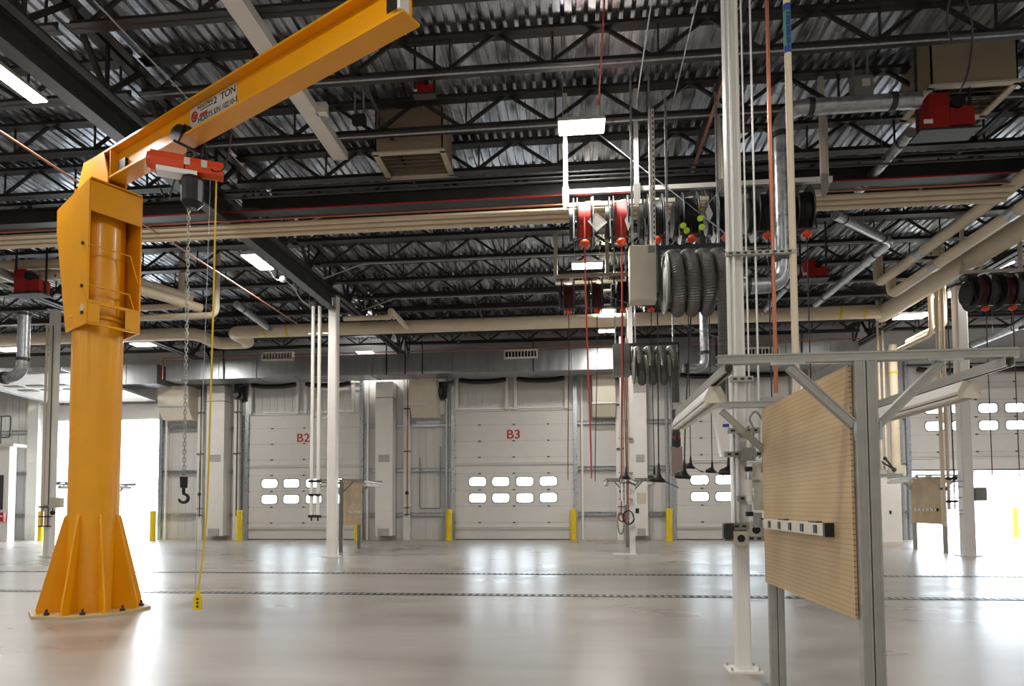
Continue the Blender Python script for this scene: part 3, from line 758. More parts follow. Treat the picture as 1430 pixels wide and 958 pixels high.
# left side pipes behind the crane
def yline(name, u0, v0, u1, v1, Z, r, m_, lab, cat='pipe', **k):
    a = PZ(u0, v0, Z); b = PZ(u1, v1, Z); x = (a.x + b.x) / 2; return pipe(name, [(x, a.y, Z), (x, b.y, Z)], r, m_, lab, cat, **k)
yline('copper_pipe', -60, 160, 426, 452, 6.15, .016, DCOP, 'copper line slanting from the left edge down to the left column')
yline('copper_pipe', 1024, 70, 968, 240, 6.9, .026, DCOP, 'copper pipe slanting under the roof left of the near column')
yline('conduit', 130, 0, 270, 145, 6.98, .012, GALV, 'thin steel conduit slanting behind the boom at upper left', 'conduit')
yline('conduit', 843, -30, 838, 145, 7.0, .012, RED, 'thin dark red line coming down the roof above the nearest lamp', 'pipe')
yline('conduit', 908, -30, 893, 148, 7.0, .010, GALV, 'left one of two thin conduits near the top, right of the nearest lamp', 'conduit')
yline('conduit', 972, -30, 945, 150, 7.0, .010, GALV, 'right one of two thin conduits near the top, right of the nearest lamp', 'conduit')
for (u0, v0, ut, lab) in [(253, 428, 358, 'beige pipe rising with an elbow behind the hoist chain'), (302, 440, 385, 'beige pipe rising with an elbow right of the pendant cable')]:
    Y = 15.2; p = PY_(u0, v0, Y); q = PY_(u0, ut, Y); e = PY_(u0 - 110, v0 + 5, Y)
    pipe('beige_pipe', [(e.x, Y, p.z), (p.x, Y, p.z), (p.x, Y, ZT + .012)], .075, BEIGE, lab, rad=.2, group='rising beige pipes at left')
p = PY_(480, 445, 17.6); q = PY_(545, 441, 17.6)
pipe('beige_pipe', [(p.x, 17.6, p.z), (q.x, 17.6, p.z), (q.x, 17.6, p.z + .22), (q.x + .30, 18.38, p.z - .12)], .07, BEIGE, 'small beige pipe with a bend above the large pipe, right of the left column', rad=.08)
for dz, lab in ((0, 'upper'), (-.26, 'lower')):
    a = PY_(0, 405, 14); pipe('beige_pipe', [(X0 + .5, 13.2, a.z + dz + .25), (-10.9 - dz, 13.2, a.z + dz + .25), (-9.6 - dz, 15.4, a.z + dz + .1)], .11, BEIGE, lab + ' one of two beige pipes bending behind the crane mast', rad=.3, group='beige pipes behind the mast')
a = PZ(1352, 440, 5.9)
for k_, (u0, v0, u1, v1, r) in enumerate([(1268, 478, 1318, 454, .09), (1268, 488, 1312, 466, .06)]):
    Z = 5.75 - .15 * k_; A = PZ(u0, v0, Z); B = PZ(u1, v1, Z); xx = (A.x + B.x) / 2 - .22 * k_
    pipe('beige_pipe', [(xx, A.y, Z), (xx, B.y, Z), (xx, B.y, ZT + .012)], r, BEIGE, ['thicker', 'thinner'][k_] + ' one of two beige pipes behind the right column, under the lamps', rad=.2)
p = PY_(1240, 452, 18.9); 
# galvanised duct along the door wall
dz1, dz0 = PY_(700, 490, 22.4).z, PY_(700, 519, 22.4).z
xl, xr = PY_(232, 505, 22.4).x, PY_(1200, 505, 22.4).x
t = thing('air_duct', 'long rectangular galvanised air duct above doors B2 to B4', 'duct', ((xl + xr) / 2, 22.9, dz0))
M().bb(xl, xr, 22.4, 23.4, dz0, dz1).build('duct_body', GALD, t)
x = xl + .6; i = 0
while x < xr:
    M().bb(x - .012, x + .012, 22.375, 23.42, dz0 - .025, dz1 + .025).build('duct_joint', GALV, t); x += 1.42
for u in (296, 313, 540, 566, 590, 745, 1000, 1120):
    p = PY_(u, 500, 22.4); M().bb(p.x - .02, p.x + .02, 22.35, 22.375, dz0 - .03, ZB + .02).build('hanger_strap', DGREY, t)
pipe('copper_pipe', [(xr, 22.3, dz1 + .05), (xl - .05, 22.3, dz1 + .05), (xl - .05, 22.3, dz0 + .02)], .02, COPP, 'copper line along the top of the long galvanised duct', rad=.08)
t = thing('air_duct', 'galvanised air duct at far left above the open door behind the crane', 'duct', (-22, 22.9, dz0 - .1))
M().bb(X0 + .2, xl - .35, 22.4, 23.3, dz0 - .12, dz1 - .12).build('duct_body', GALD, t)
x = X0 + .6
while x < xl - .4: M().bb(x - .012, x + .012, 22.38, 23.32, dz0 - .14, dz1 - .1).build('duct_joint', GALV, t); x += 1.42
for u, v, lab in [(387, 497, 'white slotted air grille on the duct above door B2'), (727, 494, 'white slotted air grille on the duct above door B3'), (1064, 491, 'white slotted air grille on the duct above door B4')]:
    p = PY_(u, v, 22.25); w = .56; h = .15
    t = thing('air_grille', lab, 'air grille', p, 'white air grilles on the duct')
    m = M(); m.bb(p.x - w, p.x + w, 22.24, 22.40, p.z + h - .04, p.z + h).bb(p.x - w, p.x + w, 22.24, 22.40, p.z - h, p.z - h + .04)
    for s_ in (-1, 1): m.bb(p.x + s_ * w - .02, p.x + s_ * w + .02, 22.24, 22.40, p.z - h, p.z + h)
    m.build('grille_frame', WHT, t)
    m = M()
    for i in range(9): m.bb(p.x - w + .11 * (i + 1) + .01, p.x - w + .11 * (i + 1) + .035, 22.26, 22.38, p.z - h, p.z + h)
    m.build('vanes', WHT, t); M().bb(p.x - w, p.x + w, 22.385, 22.399, p.z - h, p.z + h).build('dark_throat', BLK, t)
# sheet metal drop boxes beside the doors
for (u0, u1, v0, v1, lab) in [(221, 262, 528, 584, 'beige sheet metal duct drop right of the open door behind the crane'), (572, 609, 521, 581, 'beige sheet metal duct drop between doors B2 and B3'), (827, 860, 480 + 38, 580, 'beige sheet metal duct drop right of door B3')]:
    a = PY_(u0, v0, 23.3); b = PY_(u1, v1, 23.3); x0, x1 = a.x, b.x
    t = thing('duct_drop', lab, 'duct', ((x0 + x1) / 2, 23.7, b.z), 'duct drops beside the doors')
    zt = dz0 - (.0 if u0 > 300 else .05); zb = b.z
    M().prism([(x0, 23.3, zt), (x0, 23.3, zb + .45), (x0, 23.62, zb), (x0, WY - .06, zb), (x0, WY - .06, zt)], (1, 0, 0), .0001).build('end_skin', BEIG2, t)
    m = M(); pl = [(23.3, zt), (23.3, zb + .45), (23.62, zb), (WY - .06, zb), (WY - .06, zt)]
    m.add([(x, y, z) for x in (x0, x1) for y, z in pl], [(0, 1, 2, 3, 4), (9, 8, 7, 6, 5)] + [(i, (i + 1) % 5, 5 + (i + 1) % 5, 5 + i) for i in range(5)])
    m.build('drop_casing', BEIG2, t); M().bb(x0 - .02, x1 + .02, 23.28, 23.3, zb + .43, zb + .47).build('flange', GALV, t)
    M().bb(x0 + .05, x1 - .0, WY - .06, WY - .016, zb - .2, zb + .1).build('bracket', GALV, t)
# tall white boxed ducts with grilles
for (u0, u1, v1, lab) in [(291, 316, 750, 'tall white boxed duct with two grilles left of door B2'), (528, 552, 750, 'tall white boxed duct with two grilles between doors B2 and B3'), (889, 908, 748, 'tall white boxed duct with grilles behind the middle column, left of door B4')]:
    a = PY_((u0 + u1) / 2 - 4, 660, 23.65); w = (PY_(u1, 660, 23.65).x - PY_(u0, 660, 23.65).x) / 2
    b = PY_(u0, v1, 23.65); t = thing('boxed_duct', lab, 'duct', (a.x, 23.9, .12), 'tall white boxed ducts on the wall')
    M().bb(a.x - w, a.x + w, 23.65, WY - .02, .16, dz0 - .01).build('casing', WHT, t)
    M().bb(a.x - w - .01, a.x + w + .01, 23.64, WY - .02, dz0 - .62, dz0 - .59).build('seam', GREY, t)
    for vv in (640, 743):
        z = PY_(u0, vv, 23.65).z; m = M(); gw = w * .62
        M().bb(a.x - gw, a.x + gw, 23.635, 23.65, z - .13, z + .13).build('grille', GREY, t)
        for i in range(7): m.bb(a.x - gw, a.x + gw, 23.625, 23.637, z - .12 + i * .037, z - .105 + i * .037)
        m.build('louvres', WHT, t)
# wall risers with valves
for (u, lab) in [(568, 'white riser channel with red and copper pipes between doors B2 and B3'), (279, 'white riser channel with dark pipes right of the open door behind the crane'), (866, 'white riser channel with copper pipes right of door B3'), (330, 'pale riser left of door B2')]:
    p = PY_(u, 640, 23.9); t = thing('wall_riser', lab, 'pipe riser', (p.x, 23.95, 0), 'risers on the door wall')
    M().bb(p.x - .14, p.x + .1, 23.95, WY - .02, 0, dz0 - .1).build('channel', WHT, t)
    for dx, mm, zb in ((.02, COPP if u > 500 else DGREY, .9), (.09, WHT, .6)):
        M().cyl((p.x + dx, 23.9, zb), (p.x + dx, 23.9, 6.0), .02, seg=8).build('pipe', mm, t)
    if u != 330:
        M().ball((p.x + .02, 23.86, 1.75), .07, 10).build('valve', BLK, t)
        for z in (1.2, .95): M().bb(p.x - .1, p.x + .16, 23.86, 23.9, z - .015, z + .015).build('clamp', DGREY, t)
    for z in (3.3, 4.9): M().bb(p.x - .12, p.x + .14, 23.88, 23.95, z - .02, z + .02).build('clamp', DGREY, t)
for (u0, v0, u1, v1, lab) in [(586, 700, 586, 655, 'small pipe loop on the wall left of door B3')]:
    a = PY_(u0, 710, 24.05); b = PY_(615, 700, 24.05)
    pipe('wall_conduit', [(a.x, 24.05, a.z + 1.9), (a.x, 24.05, a.z), (b.x, 24.05, a.z), (b.x, 24.05, a.z + 2.3)], .022, GREY, lab, 'conduit', rad=.08)
a = PY_(240, 700, 24.1)

# ================================================================== HOSE REEL RACKS
REELS = {}
def reel(c, drum, lab, zend, end='nozzle', grp='hose reels on the near rack', hs=None, drift=0.0, stop=True):
    c = Vector(c); t = thing('hose_reel', lab, 'hose reel', c, grp)
    def put(nm, fn, ms):
        k = (nm, ms.name) 
        if k in REELS:
            o = bpy.data.objects.new(nm, REELS[k]); COL.objects.link(o); o.parent = t; ORG_OF[o.name] = c
        else:
            m = M(); fn(m); o = m.build(nm, ms, t, local=True); REELS[k] = o.data
    def fl(s_):
        def f(m):
            m.disc((s_ * .105, 0, 0), (1, 0, 0), .37, .008, 36); m.ring((s_ * .105, 0, 0), (1, 0, 0), .37, .012, 36, 6)
            m.disc((s_ * .12, 0, 0), (1, 0, 0), .06, .04, 14)
        return f
    put('flange_left', fl(-1), DGREY); put('flange_right', fl(1), DGREY)
    def dr(m):
        pts = []; rs = []
        n = 9
        for i in range(n * 4 + 1):
            x = -.095 + .19 * i / (n * 4); pts.append((x, 0, 0)); rs.append(.285 + .014 * abs(sin(pi * i / 4)))
        m.tube(pts, rs, 36)
    put('wound_hose', dr, drum)
    def br(m):
        m.box((-.16, 0, .06), (.03, .1, .66)); m.box((-.13, 0, .39), (.30, .16, .02)); m.cyl((-.18, 0, 0), (.15, 0, 0), .03)
        m.disc((-.2, 0, 0), (1, 0, 0), .25, .05, 28)
    put('bracket', br, DGREY)
    def gd(m):
        m.bar((-.16, -.1, .36), (-.16, -.33, -.36), .02); m.bar((.13, -.1, .38), (.13, -.33, -.36), .02); m.bar((-.16, -.33, -.36), (.13, -.33, -.36), .02)
    put('guide_arm', gd, DGREY)
    hm = hs or drum
    hx, hy = 0, -.30
    L = zend - c.z
    pts = cat_curve([(hx, -.28, 0), (hx, hy - .01, -.35), (hx + drift * .1, hy, L * .35), (hx + drift * .8, hy, L * .8), (hx + drift, hy, L)], 6)
    M().tube(pts, .0125 if hm is RHOSE else .0095, 8).build('hose', hm, t, local=True)
    if stop: M().ball((hx, hy, -.42), .075, 12, (1, 1, .8)).build('stopper', ORG, t, local=True)
    e = Vector((hx + drift, hy, L))
    if end == 'nozzle':
        M().cyl(e + Vector((0, 0, .02)), e - Vector((0, 0, .12)), .014, .009, 8).build('nozzle', COPP, t, local=True)
    else:
        m = M(); m.tube([e + Vector((0, 0, .05)), e - Vector((0, 0, .03)), e - Vector((.0, 0, .10)), e - Vector((.01, 0, .13)), e - Vector((.02, 0, .17)), e - Vector((.03, 0, .215)), e - Vector((.03, 0, .22))], [.012, .024, .028, .06, .115, .12, .05], 16)
        m.build('hose_gun', BLK, t, local=True)
        M().tube([e + Vector((.05, 0, -.18)), e + Vector((.16, 0, -.25)), e + Vector((.27, -.02, -.30))], .007, 6).build('spout', DGREY, t, local=True)
    return t
# near rack
RY = 9.75
rz = PY_(880, 265, RY).z; cz = rz - .45
xs = [PY_(u, 265, RY).x for u in (790, 889, 1004, 1150)]
t = thing('reel_rack', 'near white tube rack that carries the large row of hose reels', 'hose reel rack', ((xs[0] + xs[-1]) / 2, RY, rz), 'reel racks')
M().bb(xs[0] - .02, xs[-1] + .12, RY - .035, RY + .035, rz - .035, rz + .035).build('front_rail', WHT, t)
M().bb(xs[0] - .02, xs[-1] + .12, RY + .38, RY + .45, rz - .035, rz + .035).build('rear_rail', BEIG2, t)
for i, x in enumerate(xs):
    M().bb(x - .032, x + .032, RY - .032, RY + .032, rz, ZT + .012).build('hanger', WHT if i < 2 else BEIG2, t)
    if i > 1: M().bb(x + .1, x + .16, RY + .2, RY + .26, rz, ZB).build('hanger', BEIG2, t)
    M().prism([(x - .05, RY - .05, rz + .07), (x + .05, RY - .05, rz + .07), (x + .05, RY - .05, rz - .2), (x - .02, RY - .05, rz - .3), (x - .05, RY - .05, rz - .2)], (0, 1, 0), .01).build('end_plate', ZINC, t)
for (a_, b_) in (((xs[0] + .5, RY + .1, ZB - .1), (xs[2] + .25, RY - .35, 4.9)), ((xs[1] - .02, RY - .1, 4.55), (xs[2] + .02, RY - .1, rz - .1))):
    M().cyl(a_, b_, .009, seg=6).build('brace_rod', GALV, t)
for (u, v) in [(954, 315), (959, 322), (978, 305), (980, 317)]:
    p = PY_(u, v, RY - .42); tag(M().disc(p, (.3, 1, 0), .045, .004, 14).build('lime_tag', LIME), 'small lime green tag %s hanging under the near rack' % {954: 'leftmost,', 959: 'second, lowest,', 978: 'third, highest,', 980: 'rightmost,'}[u], 'tag', 'lime tags on the rack')
rd = [(816, RHOSE, None, 657, 'nozzle', 'leftmost red hose reel on the near rack, its red hose hanging low', .06),
      (866, RHOSE, None, 664, 'nozzle', 'second red hose reel on the near rack with a white tag beside it', -.04),
      (914, DGREY, BLK, 652, 'gun', 'grey hose reel right of the two red ones on the near rack', -.02),
      (962, BLK, BLK, 647, 'gun', 'black hose reel above the left coils of the big grey exhaust hose', -.16),
      (1010, BLK, BLK, 642, 'gun', 'black hose reel just left of the near column', -.04),
      (1066, BLK, BLK, 640, 'gun', 'black hose reel right behind the near column and copper pipe', 0),
      (1119, BLK, BLK, 640, 'gun', 'rightmost black hose reel of the near rack, beside the white vertical pipe', 0)]
for u, dm, hm, vend, en, lab, dr_ in rd:
    x = PY_(u, 300, RY).x
    reel((x, RY + .1, cz), dm, lab, PY_(u, vend, RY - .2).z, en, hs=hm, drift=dr_)
for u, v, lab, sx in [(833, 310, 'white diamond tag beside the leftmost red reel', .16), (877, 309, 'white tag seen edge-on beside the second red reel', .06), (990, 298, 'white tag between the black reels left of the near column', .06)]:
    p = PY_(u, v, RY - .25); s_ = .16
    t = thing('paper_tag', lab, 'tag', p, 'white paper tags on the reels')
    M().prism([p + Vector((0, 0, s_ * .9)), p + Vector((sx, .02, 0)), p + Vector((0, 0, -s_ * .9)), p + Vector((-sx * .8, 0, .02))], (.1, 1, 0), .003).build('sheet', WHT, t)
    M().cyl(p + Vector((0, 0, s_ * .85)), p + Vector((-.05, .02, s_ + .2)), .004, seg=5).build('tie', GREY, t)
# middle rack
R2 = 14.3
rz2 = PY_(850, 384, R2).z
xs = [PY_(u, 384, R2).x for u in (776, 848, 1002)]
t = thing('reel_rack', 'smaller looking middle rack of reels farther back, under the lamp', 'hose reel rack', (xs[1], R2, rz2), 'reel racks')
M().bb(xs[0] - .02, xs[-1] + .1, R2 - .035, R2 + .035, rz2 - .035, rz2 + .035).build('front_rail', BEIG2, t)
M().bb(xs[0] - .02, xs[-1] + .1, R2 + .38, R2 + .45, rz2 - .035, rz2 + .035).build('rear_rail', BEIG2, t)
for x in xs: M().bb(x - .04, x + .04, R2 - .04, R2 + .04, rz2, ZB + .3).build('hanger', BEIG2, t)
M().cyl((xs[0] + .9, R2 - .1, rz2 - .4), (xs[-1] + .1, R2 - .3, 4.7), .008, seg=6).build('brace_rod', GALV, t)
for u, dm, hm, vend, en, lab, dr_ in [(794, DHOSE, DHOSE, 663, 'nozzle', 'leftmost dark red reel of the middle rack', -.05), (833, DHOSE, DHOSE, 665, 'nozzle', 'second dark red reel of the middle rack', -.08), (868, BLK, BLK, 655, 'gun', 'black reel of the middle rack left of the grey box', .03), (907, BLK, BLK, 655, 'gun', 'black reel of the middle rack hidden behind the grey box', .02), (958, BLK, BLK, 640, 'gun', 'black reel of the middle rack behind the left of the exhaust coils', 0), (987, BLK, BLK, 646, 'gun', 'rightmost black reel of the middle rack behind the exhaust coils', 0)]:
    x = PY_(u, 400, R2).x
    reel((x, R2 + .1, rz2 - .43), dm, lab, PY_(u, vend, R2 - .2).z, en, 'hose reels on the middle rack', hs=hm, drift=dr_)
# right rack
R3 = 14.6; x0 = PY_(1348, 378, R3).x; rz3 = PY_(1380, 379, R3).z
t = thing('reel_rack', 'reel rack cut by the right edge of the picture', 'hose reel rack', (x0 + 1, R3, rz3), 'reel racks')
M().bb(x0 - .1, x0 + 2.4, R3 - .035, R3 + .035, rz3 - .035, rz3 + .035).build('front_rail', BEIG2, t)
for x in (x0 - .05, x0 + 1.1, x0 + 2.3): M().bb(x - .03, x + .03, R3 - .03, R3 + .03, rz3, ZB + .05).build('hanger', BEIG2, t)
for u, dm, vend, lab in [(1367, DHOSE, 660, 'left dark red reel on the rack at the right edge'), (1404, DHOSE, 663, 'right dark red reel on the rack at the right edge'), (1442, BLK, 600, 'reel just past the right edge')]:
    x = PY_(u, 400, R3).x; reel((x, R3 + .1, rz3 - .43), dm, lab, PY_(u, vend, R3 - .2).z, 'nozzle', 'hose reels on the right rack', hs=dm)
# big flexible exhaust hoses on their drums
def flexr(n, r, amp=.007): return [r + (amp if i % 2 else -amp) for i in range(n)]
def exhaust(x0, x1, Y, zc, zdrop, lab, turns=4, side='down', nz=True):
    t = thing('exhaust_hose_reel', lab, 'exhaust hose reel', ((x0 + x1) / 2, Y, zc), 'exhaust hose reels')
    R = .36; hr = .088
    M().disc((x0 - .05, Y, zc), (1, 0, 0), .40, .02, 40).ring((x0 - .05, Y, zc), (1, 0, 0), .40, .018, 40, 6).build('drum_disc', GREY, t)
    M().cyl((x0 - .05, Y, zc), (x1 + .05, Y, zc), .24, seg=32).build('drum', BEIG2, t)
    M().bb(x0 - .15, x1 + .12, Y - .04, Y + .04, zc + .47, zc + .53).build('top_bar', BLK, t)
    for x in (x0 - .13, x1 + .1): M().bb(x - .02, x + .02, Y - .05, Y + .05, zc - .1, zc + .5).build('end_bracket', BLK, t)
    for x in (x0, x1): M().bb(x - .015, x + .015, Y + .06, Y + .09, zc + .5, ZB - .03).build('drop_rod', GALV, t)
    pitch = (x1 - x0 - .10) / (turns - 1); xs_ = x1 - .03; out = []
    n = int((zc - zdrop) / .015)
    for i in range(n): out.append(Vector((xs_, Y - R, zdrop + (zc - zdrop) * i / n)))
    per = int(2 * pi * R / .015); N = int(per * (turns - .45))     # up the front, over the top, down behind
    for i in range(N + 1):
        a = i / per * 2 * pi
        out.append(Vector((xs_ - pitch * i / per, Y - R * cos(a), zc + R * sin(a))))
    M().tube(out, flexr(len(out), hr), 14, smooth=False).build('flex_hose', FLEX, t)
    if nz:
        b = Vector((out[0].x, out[0].y, zdrop))
        M().cyl(b + UP * .02, b - UP * .12, hr + .012, hr + .0, 20).build('collar', DGREY, t)
        M().cyl(b - UP * .1, b - UP * .32, .1, .1, 20).build('nozzle_clamp', BLK, t)
        for s_ in (-1, 1): M().box(b + Vector((s_ * .05, -.1, -.1)), (.05, .03, .08)).build('latch', RED, t)
        M().bb(b.x - .12, b.x + .12, b.y - .09, b.y + .09, b.z - .95, b.z - .3).build('nozzle_hood', mat('nozzle_hood', (150, 136, 128), .45, .3), t)
    return t
EY = RY - .7
ex0, ex1 = PY_(934, 395, EY).x, PY_(1006, 395, EY).x
exhaust(ex0, ex1, EY, PY_(950, 396, EY).z, PY_(1006, 525, EY - .36).z, 'big coils of grey flexible exhaust hose hanging left of the near column', nz=False)
X2a, X2b = PY_(888, 510, 15.2).x, PY_(941, 510, 15.2).x
exhaust(X2a, X2b, 15.2, PY_(900, 511, 15.2).z, PY_(937, 606, 14.9).z, 'smaller looking coils of grey exhaust hose farther back, its nozzle hanging by door B4', turns=4)
# nozzle hood of the near exhaust hose
p = PY_(1006, 604, EY - .36)
t = thing('exhaust_nozzle', 'pale tapering exhaust nozzle hanging left of the near column, below the lamp', 'nozzle', p)
M().prism([p + Vector((-.10, 0, .31)), p + Vector((.10, 0, .31)), p + Vector((.13, 0, -.32)), p + Vector((.0, 0, -.32))], (0, 1, 0), .16).build('hood', WHT, t)
M().box(p + Vector((-.0, -.02, .33)), (.24, .2, .03)).build('rim', BLK, t)
M().box(p + Vector((.06, -.085, .08)), (.09, .01, .04)).build('badge', BLU, t)
M().cyl(p + UP * .33, Vector((p.x, p.y, PY_(1006, 525, EY - .36).z - .02)), .06, .09, 16).build('neck', DGREY, t)
# right edge exhaust hose
p = PY_(1426, 500, 13.5)
t = thing('exhaust_hose_reel', 'dark exhaust hose loop cut by the right edge below the reels', 'exhaust hose reel', p, 'exhaust hose reels')
pts = [p + Vector((.25 + .0, -.1, 0)) + Vector((-.25 * sin(a) * .3, -.38 * cos(a) * .5, -.42 * sin(a) + .1)) for a in [pi * i / 40 for i in range(41)]]
M().tube(pts + [pts[-1] + UP * .01 * i for i in range(1, 60)], .1, 14).build('flex_hose', FLEX, t)
M().tube([pts[0] + UP * (.01 * i) for i in range(0, 60)], .1, 14).build('flex_hose', FLEX, t)
M().bb(p.x + .1, p.x + .5, p.y - .3, p.y + .2, p.z + .6, p.z + .66).build('top_bar', BLK, t); M().bb(p.x + .2, p.x + .24, p.y - .1, p.y - .05, p.z + .6, ZB).build('drop_rod', GALV, t)
# silver ducts that serve the exhaust reels
def spiral(name, pts, r, lab, rad, coll=(), grp='spiral silver ducts'):
    t = thing(name, lab, 'duct', pts[0], grp); q = rounded(pts, rad, 10)
    dense = []
    for i in range(len(q) - 1):
        n = max(1, int((q[i + 1] - q[i]).length / .06))
        for j in range(n): dense.append(q[i].lerp(q[i + 1], j / n))
    dense.append(q[-1]); rs = []
    for i in range(len(dense)): rs.append(r + (.003 if i % 3 == 0 else 0))
    M().tube(dense, rs, 24).build('duct_tube', GALV, t)
    for c_, d_ in coll: c_ = Vector(c_); d_ = Vector(d_).normalized() * .035; M().cyl(c_ - d_, c_ + d_, r + .02, seg=24).build('collar', DGREY, t)
    return t
dz_ = 6.68; DY = RY - .7
a = PY_(1285, 167, DY); b = PY_(1090, 200, DY); c_ = PY_(1090, 398, DY); e = Vector((ex1 + .25, DY, c_.z))
spiral('spiral_duct', [(a.x, DY, dz_), (b.x, DY, dz_), (b.x, DY, c_.z), (e.x, DY, c_.z)], .105, 'shiny spiral duct coming down behind the copper pipe from the red burner', .34,
       [((b.x + .4, DY, dz_), (1, 0, 0)), ((b.x, DY, dz_ - .38), (0, 0, 1)), ((b.x, DY, c_.z + .36), (0, 0, 1)), ((e.x + .1, DY, c_.z), (1, 0, 0)), ((a.x - .35, DY, dz_), (1, 0, 0))])
b = PY_(983, 440, 15.2); c_ = PY_(983, 514, 15.2)
spiral('spiral_duct', [(b.x, 15.2, ZT + .012), (b.x, 15.2, c_.z), (X2b + .2, 15.2, c_.z)], .095, 'silver duct curving down beside the farther exhaust coils', .3, [((b.x, 15.2, 6.9), (0, 0, 1)), ((b.x, 15.2, c_.z + .35), (0, 0, 1)), ((X2b + .28, 15.2, c_.z), (1, 0, 0))])
b = PY_(34, 440, 13.2); c_ = PY_(34, 527, 13.2)
spiral('spiral_duct', [(b.x, 13.2, 5.6), (b.x, 13.2, c_.z), (b.x - 2.5, 13.2, c_.z)], .12, 'silver duct curving down at the left edge under a red burner', .38, [((b.x, 13.2, c_.z + .4), (0, 0, 1)), ((b.x - .42, 13.2, c_.z), (1, 0, 0)), ((b.x, 13.2, 5.55), (0, 0, 1))])
b = PY_(1365, 420, 15.2)
# radiant heater tubes
def hx(pts, lab, r=.06):
    t = thing('heater_tube', lab, 'heater tube', pts[0], 'radiant heater tubes'); M().tube(rounded(pts, .15), r, 16).build('tube', GALV, t)
    for i in range(len(pts) - 1):
        a, b = Vector(pts[i]), Vector(pts[i + 1])
        for f in (.15, .85): q = a.lerp(b, f); d = (b - a).normalized() * .02; M().cyl(q - d, q + d, r + .01, seg=16).build('coupling', DGREY, t)
        q = a.lerp(b, .5); M().cyl(q, (q.x, q.y, ZT + .012), .005, seg=5).build('hanger_wire', GALV, t)
Z = 6.6
a = PZ(1272, 185, Z); b = PZ(1212, 250, Z); hx([(a.x, a.y, Z), ((a.x), b.y + .4, Z)], 'silver heater tube slanting down from the red burner at upper right', .08)
a = PZ(1166, 300, 6.5); b = PZ(1243, 338, 6.5); c_ = PZ(1140, 425, 6.5)
hx([a, b, ((b.x), c_.y, 6.5)], 'bent silver heater tube under the right end of the beige pipe row', .085)
a = PZ(1108, 392, 6.5); b = PZ(1060, 440, 6.5); hx([a, (a.x, b.y, 6.5)], 'short silver heater tube right of the near column, above the big pipe', .07)
a = PZ(1432, 452, 6.0); b = PZ(1352, 486, 6.0); hx([a, (a.x, b.y, 6.0)], 'silver heater tube at the right edge behind the reels', .1)
a = PZ(-20, 372, 6.3); b = PZ(28, 392, 6.3); hx([a, b], 'silver heater tube at the left edge reaching the red burner', .11)
a = PZ(330, 425, 6.5); b = PZ(380, 462, 6.5); hx([a, b], 'silver tube slanting above the large beige pipe left of the left column', .09)
# red burners
def burner(p, s, lab, mirror=1):
    p = Vector(p); t = thing('heater_burner', lab, 'heater burner', p, 'red heater burners'); q = lambda x, y, z: p + Vector((x * mirror, y, z)) * s
    M().box(q(-.13, 0, .05), (.27 * s, .3 * s, .5 * s)).build('burner_box', RED, t)
    M().box(q(.17, 0, -.05), (.32 * s, .3 * s, .26 * s)).build('fan_box', RED, t)
    M().cyl(q(.1, -.2, .14), q(.1, 0, .14), .09 * s).build('blower', BLK, t)
    M().box(q(.0, 0, -.23), (.8 * s, .34 * s, .03)).build('tray', JOI, t)
    for x in (-.36, .36): M().bar(q(x, 0, -.23), Vector((p.x + x * s * mirror, p.y, ZT + .012)), .03).build('hanger', JOI, t)
    M().box(q(-.3, -.17, -.12), (.12 * s, .01, .06 * s)).build('label_plate', WHT, t)
burner(PY_(1318, 166, 9.2), .95, 'red heater burner box under the roof at upper right')
burner(PY_(1136, 379, 14.5), .75, 'small red heater burner right of the near column, behind the white pipe')
burner(PY_(43, 398, 13), 1.0, 'red heater burner at left edge beside the crane head')
burner(PY_(593, 125, 8.6), .38, 'small red unit on the joist in front of the beige ceiling box')
# beige ceiling boxes with louvred bottoms
for u0, u1, lab in [(524, 618, 'beige ceiling air unit with a louvred underside near the boom tip'), (1302, 1424, 'beige ceiling air unit behind the red burner at upper right')]:
    y0 = 10.0 if u0 < 1000 else 9.15; z0 = 6.93
    a = PY_(u0, 150, y0); b = PY_(u1, 150, y0)
    t = thing('ceiling_air_unit', lab, 'air unit', ((a.x + b.x) / 2, y0 + .4, z0), 'beige ceiling air units')
    y1 = y0 + .8
    M().bb(a.x, b.x, y0, y0 + .02, z0, ZT).bb(a.x, b.x, y1 - .02, y1, z0, ZT).bb(a.x, a.x + .02, y0, y1, z0, ZT).bb(b.x - .02, b.x, y0, y1, z0, ZT).build('casing', BEIG3, t)
    m = M(); m.bb(a.x - .04, b.x + .04, y0 - .04, y0 + .05, z0 - .03, z0).bb(a.x - .04, b.x + .04, y1 - .05, y1 + .04, z0 - .03, z0).bb(a.x - .04, a.x + .05, y0, y1, z0 - .03, z0).bb(b.x - .05, b.x + .04, y0, y1, z0 - .03, z0)
    m.build('grille_frame', BEIG2, t); m = M()
    for i in range(6):
        y = y0 + .1 + i * .115; m.prism([(a.x, y, z0), (b.x, y, z0), (b.x, y + .075, z0 + .06), (a.x, y + .075, z0 + .06)], (0, .6, .8), .004)
    m.build('louvres', WHT, t)
